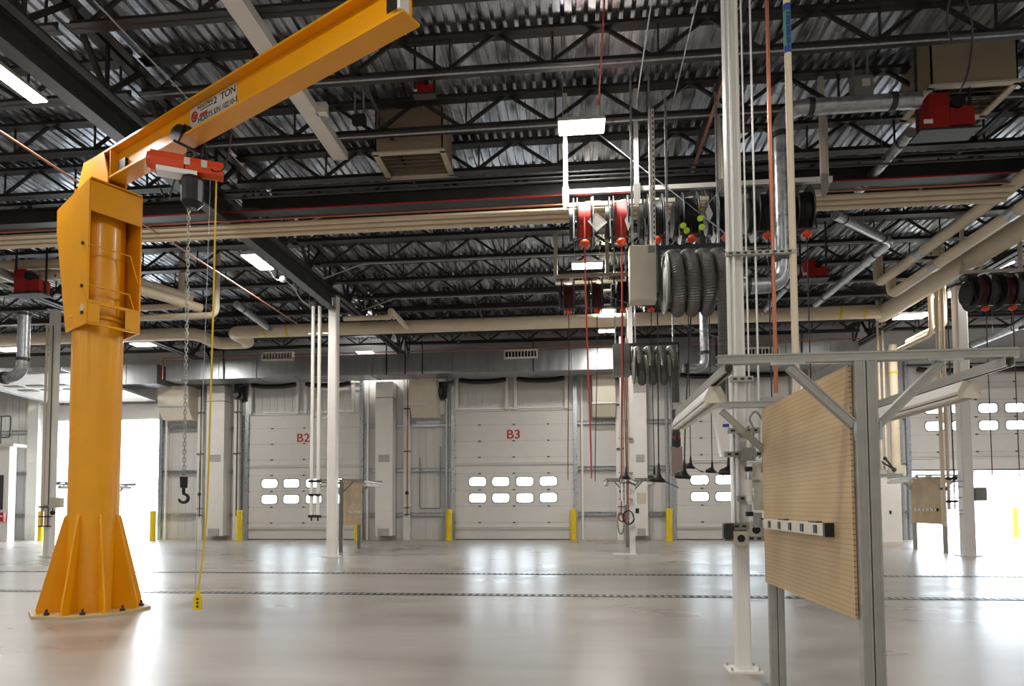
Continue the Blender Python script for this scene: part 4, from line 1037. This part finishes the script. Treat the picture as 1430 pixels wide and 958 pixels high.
# grey electrical boxes
def ebox(name, u, v, w, h, Y, d, m_, lab, cat='electrical box', hang=None, sub=()):
    p = PY_(u, v, Y); t = thing(name, lab, cat, p); M().bb(p.x - w / 2, p.x + w / 2, Y, Y + d, p.z - h / 2, p.z + h / 2).build('casing', m_, t)
    M().bb(p.x - w / 2 + .012, p.x + w / 2 - .012, Y - .012, Y, p.z - h / 2 + .012, p.z + h / 2 - .012).build('cover', m_, t)
    if hang is not None:
        for s_ in (-1, 1): M().bb(p.x + s_ * w * .35 - .015, p.x + s_ * w * .35 + .015, Y + d * .5, Y + d * .5 + .03, p.z + h / 2, hang).build('hanger', GALV, t)
    for (dx, dz, ww, hh, mm) in sub: M().bb(p.x + dx - ww / 2, p.x + dx + ww / 2, Y - .02, Y - .012, p.z + dz - hh / 2, p.z + dz + hh / 2).build('label_plate', mm, t)
    return t, p
ebox('control_cabinet', 898, 381, .37, .80, 9.25, .22, BEIG2, 'large beige grey control cabinet hanging right of the red hoses', hang=ZT + .012, sub=[(.12, .33, .1, .1, GREY)])
ebox('control_cabinet', 868, 502, .36, .72, 14.6, .22, GREY, 'grey control cabinet hanging below the middle reels', hang=ZT + .012)
ebox('disconnect_box', 1206, 126, .26, .42, 9.0, .14, GREY, 'grey electrical box under the roof right of the white vertical pipe', hang=ZT + .012, sub=[(.03, .1, .1, .1, STICK)])
ebox('junction_box', 500, 165, .2, .14, 9.55, .1, DGREY, 'small dark box on the joist left of the beige ceiling unit', hang=ZT + .012)
t = thing('slotted_strut', 'pale slotted strut standing up from the large hanging control cabinet', 'strut', PY_(912, 340, 9.3))
p = PY_(912, 340, 9.3); M().bb(p.x - .035, p.x - .01, 9.3, 9.34, p.z, 6.95).build('conduit', WHT, t); M().bb(p.x, p.x + .04, 9.3, 9.34, p.z, 6.95).build('rail', WHT, t)
m = M(); z = p.z + .05
while z < 6.9: m.bb(p.x + .012, p.x + .028, 9.297, 9.3, z, z + .04); z += .08
m.build('slots', BLK, t)
# white hollow beam running under the joists
p = PZ(476, 222, 6.92)
t = thing('white_beam', 'long white hollow beam running out under the joists above the crane boom', 'steel beam', (p.x, p.y, 6.92))
M().bb(p.x - .12, p.x + .12, 4.2, p.y, 6.90, 7.03).build('beam', WHT, t); M().bb(p.x + .10, p.x + .26, p.y - 1.3, p.y - 1.2, 6.9, 7.05).build('clip', WHT, t)
# conduits along the joists
for i, (y, z, xa_, xb_, lab) in enumerate([(8.35, 7.02, -6, 9.4, 'first pale conduit along a joist, nearest the camera'), (9.62, 6.99, -6, 9.4, 'pale conduit along the joist above the nearest lamp'), (12.3, 7.0, -5.9, 9.4, 'pale conduit along a joist behind the heavy middle beam'), (14.85, 7.0, -5.9, 9.4, 'pale conduit along a far joist level with the left column top'), (17.5, 7.0, -5.9, 9.4, 'pale conduit along a joist just above the large beige pipe')]):
    pts = [(xa_, y, z - .3), (xa_ + .9, y, z), (xb_, y, z)] if i > 1 else [(xa_, y, z), (xb_, y, z)]
    pipe('conduit', pts, .014, GALV, lab, 'conduit', rad=.1, group='conduits along the joists')
pts = cat_curve([PZ(372, 372, 6.6), PZ(385, 390, 6.55), PZ(397, 391, 6.55), PZ(410, 402, 6.55), PZ(420, 418, 6.55), PZ(432, 427, 6.6)], 8)
t = thing('white_cable', 'white cable with a round junction dome draped from the lamp beside the sloping beam', 'cable', pts[0])
M().tube(pts, .014, 8).build('cable', WHT, t); M().ball(PZ(395, 390, 6.55), .08, 14).build('junction_dome', WHT, t)
for q in (pts[0], pts[24], pts[-1]): M().cyl(q, (q.x, q.y, ZT - .02), .004, seg=5).build('tie', WHT, t)
for k_, pts in enumerate([[PZ(1330, -20, 6.9), PZ(1322, 30, 6.9), PZ(1330, 60, 6.9)], [PZ(1345, -20, 6.9), PZ(1358, 40, 6.9), PZ(1352, 100, 6.8), PZ(1338, 132, 6.8)]]):
    pipe('drooping_cable', cat_curve(pts, 10), .012, DGREY, ['shorter', 'longer'][k_] + ' dark cable drooping from the roof above the red burner', 'cable', seg=6)
for u, v, lab in [(640, 478, 'left above door B3'), (991, 470, 'behind the exhaust coils'), (1280, 461, 'at right under a lamp')]:
    p = PY_(u, v, 20.9); t = thing('detector', 'small detector with a green light ' + lab, 'detector', p, 'green lit detectors')
    M().bb(p.x - .06, p.x + .06, 20.9, 21, p.z - .04, p.z + .04).build('casing', BLK, t)
    M().bb(p.x - .03, p.x + .03, 20.885, 20.9, p.z - .02, p.z + .02).build('indicator', GLED if 'GLED' in globals() else GRN, t); M().cyl((p.x, 20.95, p.z), (p.x, 20.95, ZT + .012), .008, seg=6).build('stem', DGREY, t)

# ================================================================== UTILITY COLUMNS
def near_column():
    P0 = Vector((1.262, 5.256, 0)); w = .112
    t = thing('utility_column', 'nearest white utility column standing full height right of centre', 'column', P0, 'white utility columns')
    h = w / 2; c = .014
    M().ext([(-h + c, -h), (h - c, -h), (h, -h + c), (h, h - c), (h - c, h), (-h + c, h), (-h, h - c), (-h, -h + c)], P0, P0 + UP * (ZB + .3), (0, 1, 0)).build('shaft', WHT, t)
    M().box(P0 + UP * .008, (.25, .22, .016)).build('base_plate', WHT, t)
    for sx in (-1, 1):
        for sy in (-1, 1): M().cyl(P0 + Vector((sx * .1, sy * .085, .014)), P0 + Vector((sx * .1, sy * .085, .04)), .009, seg=6).build('anchor_bolt', GALV, t)
    return P0
NC = near_column(); NY = 5.17
def ncx(u, v, Y=NY): return PY_(u, v, Y)
def zof(v, Y=NY): return PY_(1060, v, Y).z
def vline(name, u, v_ref, va, vb, r, m_, lab, cat, Y=NY, **k):
    p = PY_(u, v_ref, Y); za = zof(va, Y) if va is not None else 7.0; zb = zof(vb, Y)
    return pipe(name, [(p.x, Y, za), (p.x, Y, zb)], r, m_, lab, cat, **k)
vline('conduit', 1024, 350, None, 735, .014, PALE, 'thick steel conduit clipped to the left face of the near column', 'conduit')
vline('conduit', 1018.5, 350, None, 742, .008, PALE, 'thin steel conduit just left of the thick one on the near column', 'conduit', Y=5.2)
vline('conduit', 1042, 350, None, 640, .007, PALE, 'thin steel conduit clipped to the right face of the near column', 'conduit')
vline('conduit', 1056, 400, None, 640, .008, PALE, 'thin steel conduit standing free right of the near column', 'conduit')
vline('copper_pipe', 1078, 300, None, 549, .015, COPP, 'bright vertical copper pipe right of the near column, above a box', 'pipe', clamps=())
p = ncx(1106, 300)
t = thing('white_pipe', 'white insulated vertical pipe with a blue and green label near its top', 'pipe', (p.x, NY, zof(660)))
M().cyl((p.x, NY, zof(660)), (p.x, NY, 7.0), .026, seg=20).build('jacket', BEIGE, t)
M().cyl((p.x, NY, zof(77)), (p.x, NY, zof(10)), .0275, seg=20).build('label_green', GLB, t)
for a_, b_ in ((10, 20), (68, 78)): M().cyl((p.x, NY, zof(b_)), (p.x, NY, zof(a_)), .0285, seg=20).build('label_blue', BLU, t)
text('lettering', 'WATER', .05, frame4((p.x, NY - .0285, zof(44)), (0, 0, 1), (-1, 0, 0)), BLKT, t, 2.2) if 0 else None
m = M()
for i in range(9): m.box((p.x, NY - .026, zof(64) + (zof(24) - zof(64)) * i / 8), (.03, .006, .02 if i % 3 else .032))
m.build('label_marks', BLU, t)
def bracket(v, u0, u1, lab, Y=5.14, h=.041, slots=True):
    a = PY_(u0, v, Y); b = PY_(u1, v, Y); z = (a.z + b.z) / 2
    t = thing('strut_bracket', lab, 'bracket', ((a.x + b.x) / 2, Y, z), 'strut brackets on the near column')
    m = M(); m.bb(a.x, b.x, Y, Y + .04, z - h / 2, z + h / 2)
    if slots:
        m.m = 1; x = a.x + .02
        while x < b.x - .03: m.bb(x, x + .03, Y - .001, Y, z - .008, z + .008); x += .055
    m.build('channel', [ZINC, BLK], t)
    return t
bracket(352, 1014, 1112, 'long strut bracket high on the near column holding the copper and white pipes', h=.03)
bracket(529, 1020, 1052, 'short black strut bracket on the near column level with the lamp')
bracket(601, 1017, 1060, 'strut bracket on the near column below the far cross arm')
bracket(634, 1012, 1068, 'slotted strut bracket behind the round grey box on the near column')
bracket(696, 1030, 1052, 'short slotted bracket on the near column left of the clear filter')
bracket(752, 1012, 1068, 'lowest slotted strut bracket on the near column')
bracket(735, 1012, 1046, 'slotted strut bracket just above the lowest one', h=.05)
def arm(p, t, Y):
    M().bb(min(p.x, 1.30), max(p.x, 1.30), Y + .01, Y + .03, p.z - .01, p.z + .01).build('arm', ZINC, t)
def nbox(name, u, v, w, h, d, m_, lab, Y=5.10, knob=None, cat='electrical box'):
    p = PY_(u, v, Y); t = thing(name, lab, cat, p); M().bb(p.x - w / 2, p.x + w / 2, Y, Y + d, p.z - h / 2, p.z + h / 2).build('casing', m_, t)
    for sx in (-1, 1):
        for sz in (-1, 1): M().cyl((p.x + sx * w * .42, Y - .004, p.z + sz * h * .42), (p.x + sx * w * .42, Y, p.z + sz * h * .42), .004, seg=6).build('screw', GALV, t)
    if Y >= 5.16: M().bb(1.32, p.x, 5.25, 5.27, p.z - .01, p.z + .01).build('arm', ZINC, t)
    if knob: M().cyl((p.x, Y - .006, p.z), (p.x, Y + .001, p.z), knob, seg=20).build('outlet_face', BLK, t)
    return p
nbox('outlet_box', 1035, 752, .105, .105, .05, BEIG2, 'beige box with a round black outlet at the front of the near column', knob=.028)
nbox('outlet_box', 1056, 740, .14, .13, .06, BEIG2, 'beige box with a plugged-in black cord, right of the near column', Y=5.16, knob=.03)
nbox('outlet_box', 1018, 742, .08, .12, .05, DGREY, 'grey box with black slots left of the near column', Y=5.12)
nbox('junction_box', 1046, 634, .10, .10, .05, GREY, 'round-cornered grey box on the bracket right of the near column')
nbox('junction_box', 1082, 561, .17, .075, .08, ZINC, 'grey junction box at the foot of the copper pipe above the pegboard')
nbox('valve_box', 1061, 697, .075, .17, .07, BEIG2, 'beige box with a white oval beside the clear filter', Y=5.2)
nbox('side_panel', 1059, 672, .09, .28, .05, BEIG2, 'taller beige panel behind the filter, against the pegboard edge', Y=5.3)
p = PY_(1046, 690, 5.12)
t = thing('air_filter', 'clear white air filter bowl hanging right of the near column', 'air filter', p)
M().cyl(p + UP * .11, p - UP * .05, .024, seg=18).build('bowl', WHT, t); M().cyl(p - UP * .05, p - UP * .075, .024, .012, 18).build('bowl_tip', WHT, t)
M().cyl(p + UP * .11, p + UP * .17, .028, .02, 18).build('head', GALV, t); M().box(p + UP * .19, (.045, .05, .035)).build('top_block', BLK, t)
M().cyl(p - UP * .08, p - UP * .14, .018, seg=12).build('drain', GALV, t); M().box(p - UP * .15, (.045, .05, .035)).build('bottom_block', BLK, t)
p = PY_(1058, 727, 5.08)
t = thing('plug', 'grey plug pushed into the box, its black cord looped by the pegboard edge', 'plug', p)
M().cyl(p + Vector((.0, 0, .06)), p + Vector((0, 0, -.05)), .03, .035, 18).build('plug_body', GREY, t)
pts = cat_curve([p + Vector((.02, -.02, .02)), p + Vector((.08, -.06, -.02)), p + Vector((.12, -.1, .05)), p + Vector((.06, -.08, -.06)), p + Vector((.10, -.12, -.14)), p + Vector((.13, -.12, -.12)), p + Vector((.12, -.12, .0)), p + Vector((.09, -.2, .02))], 8)
M().tube(pts, .006, 6).build('cord', BLK, t)
pts = cat_curve([PY_(1050, 640, 5.1), PY_(1052, 600, 5.1), PY_(1047, 585, 5.1), PY_(1056, 575, 5.1), PY_(1068, 600, 5.1), PY_(1064, 660, 5.1)], 8)
pipe('black_tube', pts, .008, GREY, 'curved grey flexible tube right of the near column beside the pegboard', 'tube', seg=8)
pts = [PY_(1066, 575, 5.16), PY_(1066, 740, 5.16)]
pipe('conduit', [(pts[0].x, 5.16, pts[0].z), (pts[0].x, 5.16, pts[1].z)], .009, DGREY, 'dark thin conduit close to the pegboard edge', 'conduit')

# ---- middle utility column
MC = Vector((1.42, 17.1, 0)); w = .13
t = thing('utility_column', 'farther white utility column with coiled hoses, left of door B4', 'column', MC, 'white utility columns')
M().ext([(-w / 2, -w / 2), (w / 2, -w / 2), (w / 2, w / 2), (-w / 2, w / 2)], MC, MC + UP * (ZB + .1), (0, 1, 0)).build('shaft', WHT, t)
M().box(MC + Vector((-.2, 0, .01)), (.6, .3, .02)).build('base_plate', WHT, t)
def mp(u, v, Y=16.95): return PY_(u, v, Y)
t = thing('switch_cabinet', 'beige switch box beside the farther utility column', 'electrical box', mp(893, 700, 17.0))
a = mp(886, 672, 17.0); b = mp(897, 748, 17.0)
M().bb(mp(893, 690).x - .05, mp(903, 690).x, 17.05, 17.15, mp(893, 704).z, mp(893, 688).z).build('box', BEIG2, t)
M().bb(mp(890, 714).x - .03, mp(893, 714).x, 17.05, 17.12, mp(893, 717).z, mp(893, 710).z).build('socket', BLK, t)
for u, v0, v1, r, m_, lab in [(868, 470, 700, .03, WHT, 'white vertical pipe left of the farther utility column'), (876, 470, 712, .022, COPP, 'copper vertical pipe left of the farther utility column'), (873, 520, 705, .018, WHT, 'thin white pipe beside the copper one at the farther utility column')]:
    p = mp(u, 640); pipe('service_pipe', [(p.x, 16.95, mp(u, v0).z), (p.x, 16.95, mp(u, v1).z)], r, m_, lab, 'pipe')
for v in (697, 660, 612): 
    a = mp(864, v); b = mp(884, v); tag(M().bb(a.x, b.x, 16.97, 17.03, a.z - .02, a.z + .02).build('strut_bracket', ZINC), {697: 'lowest', 660: 'middle', 612: 'top'}[v] + ' bracket on the farther utility column', 'bracket', 'brackets on the farther column')
for u, v, ru, rv_, m_, lab in [(877, 722, .13, .17, BLK, 'black hose coil hung on the farther utility column'), (866, 730, .075, .27, GREY, 'long grey hose loop left of the black coil'), (868, 722, .085, .10, RED, 'small red hose coil inside the black one')]:
    p = mp(u, v, 16.9); pts = [p + Vector((ru * cos(a), .02 * sin(3 * a), rv_ * sin(a))) for a in [2 * pi * i / 28 for i in range(57)]]
    pts = [q + Vector((.012 * (i / 28), -.02 * i / 28, -.01 * i / 28)) for i, q in enumerate(pts)]
    tag(M().tube(pts, .014, 6).build('hose_coil', m_), lab, 'hose', 'hose coils on the farther column')
p = mp(877, 673); tag(M().ball(p, .05, 12).cyl(p, p + Vector((-.2, 0, -.05)), .02).cyl(p, p + Vector((.2, 0, -.08)), .02).build('valve', DGREY), 'dark valve with two arms on the farther utility column', 'valve')

# ---- riser pairs on the left and right columns
for u0, lab in [(436, 'left'), (444, 'right')]:
    Y = 15.9; p = PY_(u0 + (1 if u0 > 440 else 0), 600, Y); a = PY_(u0, 428, Y); b = PY_(u0, 722, Y)
    t = thing('riser_pipe', lab + ' one of two pale riser pipes with black valves left of the left column', 'pipe', (p.x, Y, b.z), 'riser pairs at the left column')
    M().cyl((p.x, Y, a.z), (p.x, Y, b.z), .045, seg=10).build('pipe', WHT, t)
    for z in (b.z + .02, b.z + .55, b.z + .9): M().bb(p.x - .07, p.x + .07, Y - .05, Y + .05, z - .03, z + .03).build('valve', BLK, t)
    M().cyl((p.x, Y, b.z), (p.x, Y, b.z - .1), .02).build('spout', DGREY, t)
for v in (722, 583, 466):
    a = PY_(430, v, 15.95); tag(M().bb(a.x, -6.24, 15.95, 16.0, a.z - .02, a.z + .02).build('strut_bracket', ZINC), {722: 'lowest', 583: 'middle', 466: 'top'}[v] + ' bracket between the pale risers and the left column', 'bracket')
for u0, lab, m_, r, vb in [(1314, 'left', BEIGE, .05, 735), (1321.5, 'middle', BEIGE, .04, 712), (1329.5, 'dark right', DGREY, .015, 712)]:
    Y = 16.7; p = PY_(u0, 600, Y); a = PY_(u0, 470, Y); a.z = ZT + .012; b = PY_(u0, vb, Y)
    t = thing('riser_pipe', lab + ' riser pipe of the three left of the right column', 'pipe', (p.x, Y, b.z), 'risers at the right column')
    M().cyl((p.x, Y, a.z), (p.x, Y, b.z), r, seg=10).build('pipe', m_, t)
    for z in ((b.z + .2, b.z + .75) if u0 > 1315 else (b.z + .9,)): M().bb(p.x - .06, p.x + .06, Y - .04, Y + .04, z - .03, z + .03).build('valve', BLK, t)
p = PY_(1335, 666, 16.7)
for v in (672, 680, 695, 713, 718):
    a = PY_(1326, v, 16.75); b = PY_(1345, v, 16.75); tag(M().bb(a.x, b.x, 16.72, 16.75, a.z - .012, a.z + .012).build('strut_bracket', ZINC), {672: 'top', 680: 'second', 695: 'third', 713: 'fourth', 718: 'lowest'}[v] + ' small bracket between the risers and the right column', 'bracket')
p = PY_(1333, 667, 16.65); tag(M().ball(p, .055, 12).cyl(p, p + Vector((-.12, 0, -.06)), .02).cyl(p, p + UP * .2, .012).build('valve', BLK), 'black ball valve left of the right column', 'valve')
p = PY_(1368.5, 690, 16.7)
t = thing('electrical_box', 'grey electrical box held out right of the right column', 'electrical box', p)
M().box(p, (.24, .14, .32)).build('casing', GREY, t)
for dz in (-.12, .12): M().bb(pR.x + .135, p.x, 16.80, 16.84, p.z + dz - .02, p.z + dz + .02).build('arm', ZINC, t)
for dx in (-.04, .03): M().tube(cat_curve([p + Vector((dx, 0, .16)), p + Vector((dx - .05, 0, .4)), (pR.x + .14, 16.75, p.z + .62)], 6), .008, 6).build('cable', GREY, t)
# left column box
p = PY_(79, 702, 15.6)
t = thing('electrical_box', 'pale electrical box on the white column left of the crane', 'electrical box', p)
M().box(p, (.3, .14, .26)).build('casing', BEIG2, t); M().bb(p0_.x, p.x, 15.68, 15.74, p.z - .1, p.z - .06).build('arm', ZINC, t)
M().ball(p + Vector((-.1, 0, -.26)), .06, 10).build('connector', BLK, t)
M().tube([p + Vector((-.1, 0, -.13)), p + Vector((-.1, 0, -.22))], .012, 6).build('stub', BLK, t)
for u, lab, m_, r in [(62, 'pale conduit', BEIGE, .03), (70.5, 'thin dark conduit', DGREY, .012)]:
    p = PY_(u, 600, 15.75); a = PY_(u, 455, 15.75); b = PY_(u, 735, 15.75)
    t = thing('riser_pipe', lab + ' running down the white column left of the crane', 'pipe', (p.x, 15.75, b.z)); M().cyl((p.x, 15.75, a.z), (p.x, 15.75, b.z), r, seg=8).build('pipe', m_, t)
    for z in (b.z, b.z + .25, b.z + .5): M().bb(p.x - .08, p.x + .08, 15.72, 15.78, z - .015, z + .015).build('clamp', BLK, t)
# wall column and small landing at the left edge
p = PY_(42, 650, 23.6); t = thing('wall_column', 'white wall column at the far left by the small landing', 'column', (p.x, 23.8, 0))
M().bb(p.x - .24, p.x + .2, 23.7, WY - .02, 0, 6.0).build('shaft', WHT, t)
p = PY_(10, 620, 22.6)
t = thing('landing', 'white enclosed landing with a dark window at the left edge', 'landing', (p.x, 22.8, 0))
M().bb(p.x - 1.8, p.x + .12, 22.6, 22.9, 0, p.z - .1).build('casing', WHT, t)
M().bb(p.x - 1.9, p.x + .35, 22.5, 23.1, p.z - .1, p.z).build('deck', BEIG2, t)
M().bb(p.x - .55, p.x - .1, 22.58, 22.6, 1.2, 2.5).build('dark_window', DGREY, t)
a = PY_(15, 581, 22.6)
m = M(); m.tube(rounded([(p.x - 1.8, 22.6, a.z), (a.x, 22.6, a.z), (a.x, 22.6, p.z + .25), (a.x - 1.4, 22.6, p.z + .25)], .1), .025, 8)
m.cyl((a.x - .38, 22.6, p.z), (a.x - .38, 22.6, a.z), .022); m.build('railing', DGREY, t)
p = PY_(2, 722, 22.5); t = thing('alarm_box', 'red box low at the left edge of the picture', 'alarm box', p)
M().box(p, (.26, .1, .34)).build('casing', RED, t); M().box(p + Vector((.03, -.055, .03)), (.12, .012, .05)).build('label_plate', WHT, t)
# white boxed service tower right of centre
a = PY_(1229, 763, 21.0); b = PY_(1261, 763, 21.0)
t = thing('service_tower', 'white boxed tower standing between door B4 and the half raised door', 'service tower', (a.x, 21.3, 0))
M().bb(a.x, b.x, 21.0, 21.9, 0, PY_(1240, 664, 21).z).build('casing', WHT, t)
M().bb(a.x - .02, b.x + .02, 20.98, 21.92, 0, .1).build('plinth', BEIG2, t)
M().bb(a.x - .05, b.x + .05, 20.95, 21.95, PY_(1240, 664, 21).z, PY_(1240, 664, 21).z + .05).build('top_tray', GREY, t)
M().bb(a.x + .3, a.x + .36, 20.985, 21, .95, 1.05).build('latch', DGREY, t)
p = PY_(1251, 640, 21.3)
t = thing('insulated_pipe', 'wide pale vertical pipe standing on the white tower behind the near post', 'pipe', (p.x, 21.3, p.z))
M().cyl((p.x, 21.3, PY_(1251, 660, 21.3).z), (p.x, 21.3, 6.2), .13, seg=20).build('jacket', BEIGE, t)
M().cyl((p.x, 21.3, PY_(1251, 664, 21.3).z), (p.x, 21.3, PY_(1251, 650, 21.3).z), .26, seg=20).build('tank', BEIG2, t)
for z in (4.3, 5.3): M().cyl((p.x, 21.3, z), (p.x, 21.3, z + .06), .14, seg=20).build('band', yb_, t)
for dx, lab in ((-.28, 'thin'), (-.42, 'thinner')):
    pipe('service_pipe', [(p.x + dx, 21.3, 2.3), (p.x + dx, 21.3, ZT + .012)], .035, BEIGE, lab + ' pale pipe beside the wide one on the white tower', 'pipe')
p = PY_(1236, 640, 21.0); tag(M().cyl(p, p + Vector((.25, 0, -.35)), .03).cyl(p + Vector((.25, 0, -.35)), p + Vector((-.1, 0, -.1)), .025).ball(p, .06, 10).ball(p + Vector((.25, 0, -.35)), .07, 10).build('valve_cluster', DGREY), 'cluster of grey valves on top of the white tower', 'valve')

# ================================================================== PEGBOARD STATIONS
def peg_mat():
    m = bpy.data.materials.new('pegboard_face'); m.use_nodes = True
    nt = m.node_tree; b = nt.nodes['Principled BSDF']; L = nt.links.new
    b.inputs['Roughness'].default_value = .6
    tc = nt.nodes.new('ShaderNodeTexCoord'); sp = nt.nodes.new('ShaderNodeSeparateXYZ'); L(tc.outputs['Object'], sp.inputs[0])
    def mth(op, a, c=None, v=None):
        n = nt.nodes.new('ShaderNodeMath'); n.operation = op; L(a, n.inputs[0])
        if c is not None: L(c, n.inputs[1])
        if v is not None: n.inputs[1].default_value = v
        return n.outputs[0]
    def cell(o):
        q = mth('MULTIPLY', o, v=1 / .0254); q = mth('ADD', q, v=100.0); q = mth('FRACT', q); q = mth('SUBTRACT', q, v=.5); return mth('MULTIPLY', q, q)
    r = mth('ADD', cell(sp.outputs['Y']), cell(sp.outputs['Z'])); h = mth('LESS_THAN', r, v=.016)
    n = nt.nodes.new('ShaderNodeTexNoise'); n.inputs['Scale'].default_value = 2.2; n.inputs['Detail'].default_value = 6; L(tc.outputs['Object'], n.inputs['Vector'])
    rp = nt.nodes.new('ShaderNodeValToRGB'); L(n.outputs['Fac'], rp.inputs[0]); rp.color_ramp.elements[0].position = .3; rp.color_ramp.elements[1].position = .7
    rp.color_ramp.elements[0].color = (*lin((172, 144, 104)), 1); rp.color_ramp.elements[1].color = (*lin((196, 168, 126)), 1)
    mx = nt.nodes.new('ShaderNodeMix'); mx.data_type = 'RGBA'; L(h, mx.inputs[0]); L(rp.outputs[0], mx.inputs[6]); mx.inputs[7].default_value = (*lin((84, 58, 32)), 1)
    L(mx.outputs[2], b.inputs['Base Color']); return m
PEG = peg_mat()
def station(loc, lab, grp='pegboard work stations'):
    # local frame: near post at the origin, far post 1.5 m away along +y, board on the -x side
    t = thing('pegboard_station', lab, 'pegboard stand', loc, grp)
    H_ = 1.985; B = lambda m, n, mm: m.build(n, mm, t, local=True)
    for y in (0, 1.50):
        m = M()
        for dx in (-.0265, .0265): m.strut((dx, y, .01), (dx, y, H_ - .02), .047, (0, 1, 0))
        m.bar((0, y + .01, .01), (0, y + .01, H_ - .02), .012, .01)
        B(m, 'post', ZINC)
        B(M().box((0, y, .006), (.18, .14, .012)), 'foot_plate', GALV)
        m = M(); m.strut((-.69, y, H_), (.69, y, H_), .045, (0, 1, 0)); B(m, 'cross_arm', ZINC)
        for s_ in (-1, 1):
            m = M(); m.strut((s_ * .35, y, H_ - .04), (s_ * .055, y, H_ - .33), .041, (0, 1, 0)); B(m, 'brace', ZINC)
            B(M().box((s_ * .36, y - .024, H_ - .028), (.16, .006, .012)), 'angle_fitting', GALV); B(M().box((s_ * .058, y - .024, H_ - .36), (.012, .006, .09)), 'angle_fitting', GALV)
    B(M().box((-.062, .76, 1.34), (.012, 1.50, 1.22)), 'pegboard', PEG)
    for z in (.80, 1.34, 1.88):
        B(M().box((-.035, .75, z), (.041, 1.45, .041)), 'backing_rail', ZINC)
    for s_ in (-1, 1):
        m = M(); m.strut((s_ * .64, -.03, H_ - .045), (s_ * .64, 1.56, H_ - .045), .045, (0, 0, -1)); B(m, 'lamp_rail', ZINC)
    return t
def strip_light(loc, lab):
    t = thing('strip_light', lab, 'strip light', loc, 'strip lights on the pegboard stations')
    L_ = 1.22
    M().ext([(-.026, .042), (-.052, -.012), (-.048, -.026), (.048, -.026), (.052, -.012), (.026, .042)], (0, 0, 0), (0, L_, 0)).build('housing', WHT, t, local=True)
    for s_ in (-1, 1): M().cyl((s_ * .03, .02, -.04), (s_ * .03, L_ - .02, -.04), .013, seg=14).build('tube', WHT, t, local=True)
    for y in (-.004, L_ + .004): M().ext([(-.028, .042), (-.055, -.012), (-.055, -.048), (.055, -.048), (.055, -.012), (.028, .042)], (0, y - .004, 0), (0, y + .004, 0)).build('end_cap', BEIG2, t, local=True)
    for y in (.15, L_ - .15): M().box((0, y, .048), (.03, .04, .012)).build('hanger_clip', BLK, t, local=True)
    return t
def power_strip(loc, lab, near=True):
    t = thing('power_strip', lab, 'power strip', loc, 'power strips on the pegboards')
    M().box((-.022, .56, 0), (.042, 1.10, .065)).build('casing', BEIG2, t, local=True)
    M().box((-.022, .0, 0), (.05, .03, .072)).build('end_block', BLK, t, local=True)
    for i in range(5): M().box((-.045, .13 + i * .21, 0), (.006, .045, .045)).build('socket', BLK, t, local=True)
    for y in (.2, .75): M().box((-.02, y, .036), (.03, .12, .008)).build('mounting_clip', BLK, t, local=True)
    return t
SX, SY = PY_(1213, 600, 3.25).x, 3.28
s0 = station((SX, SY, 0), 'large near pegboard stand on galvanised posts at right')
l0 = strip_light((SX - .64, SY + .30, 1.985 - .117), 'white strip light under the left arms of the near pegboard stand')
l1 = dup(l0, (SX + .64, SY + .30, 1.985 - .117), 'white strip light under the right arms of the near pegboard stand')
p = PX_(1163, 740, SX - .07); 
w0 = power_strip((SX - .068, p.y, p.z), 'five-socket power strip across the near pegboard')
def far_station(u, v, flip, where, strips=True):
    b = PZ(u, v); b.z = 0
    if flip:
        s = dup(s0, (b.x, b.y + 1.5, 0), 'distant pegboard stand ' + where, rz=pi)
        for k_, sx in (('left', -1), ('right', 1)): dup(l0, (b.x + sx * .64, b.y + 1.3, 1.868), 'strip light on the %s arms of the far stand ' % k_ + where, rz=pi)
        if strips: dup(w0, (b.x + .068, b.y + 1.40, 1.1), 'power strip on the distant pegboard ' + where, rz=pi)
    else:
        dup(s0, (b.x, b.y, 0), 'distant pegboard stand ' + where)
        for k_, sx in (('left', -1), ('right', 1)): dup(l0, (b.x + sx * .64, b.y + .3, 1.868), 'strip light on the %s arms of the far stand ' % k_ + where)
        if strips: dup(w0, (b.x - .068, b.y + .15, 1.1), 'power strip on the distant pegboard ' + where)
far_station(476, 772, True, 'right of the left column')
far_station(1321, 772.5, False, 'left of the right column')
far_station(882, 769, True, 'edge-on by the farther utility column')
far_station(107, 771, True, 'hidden behind the crane mast')
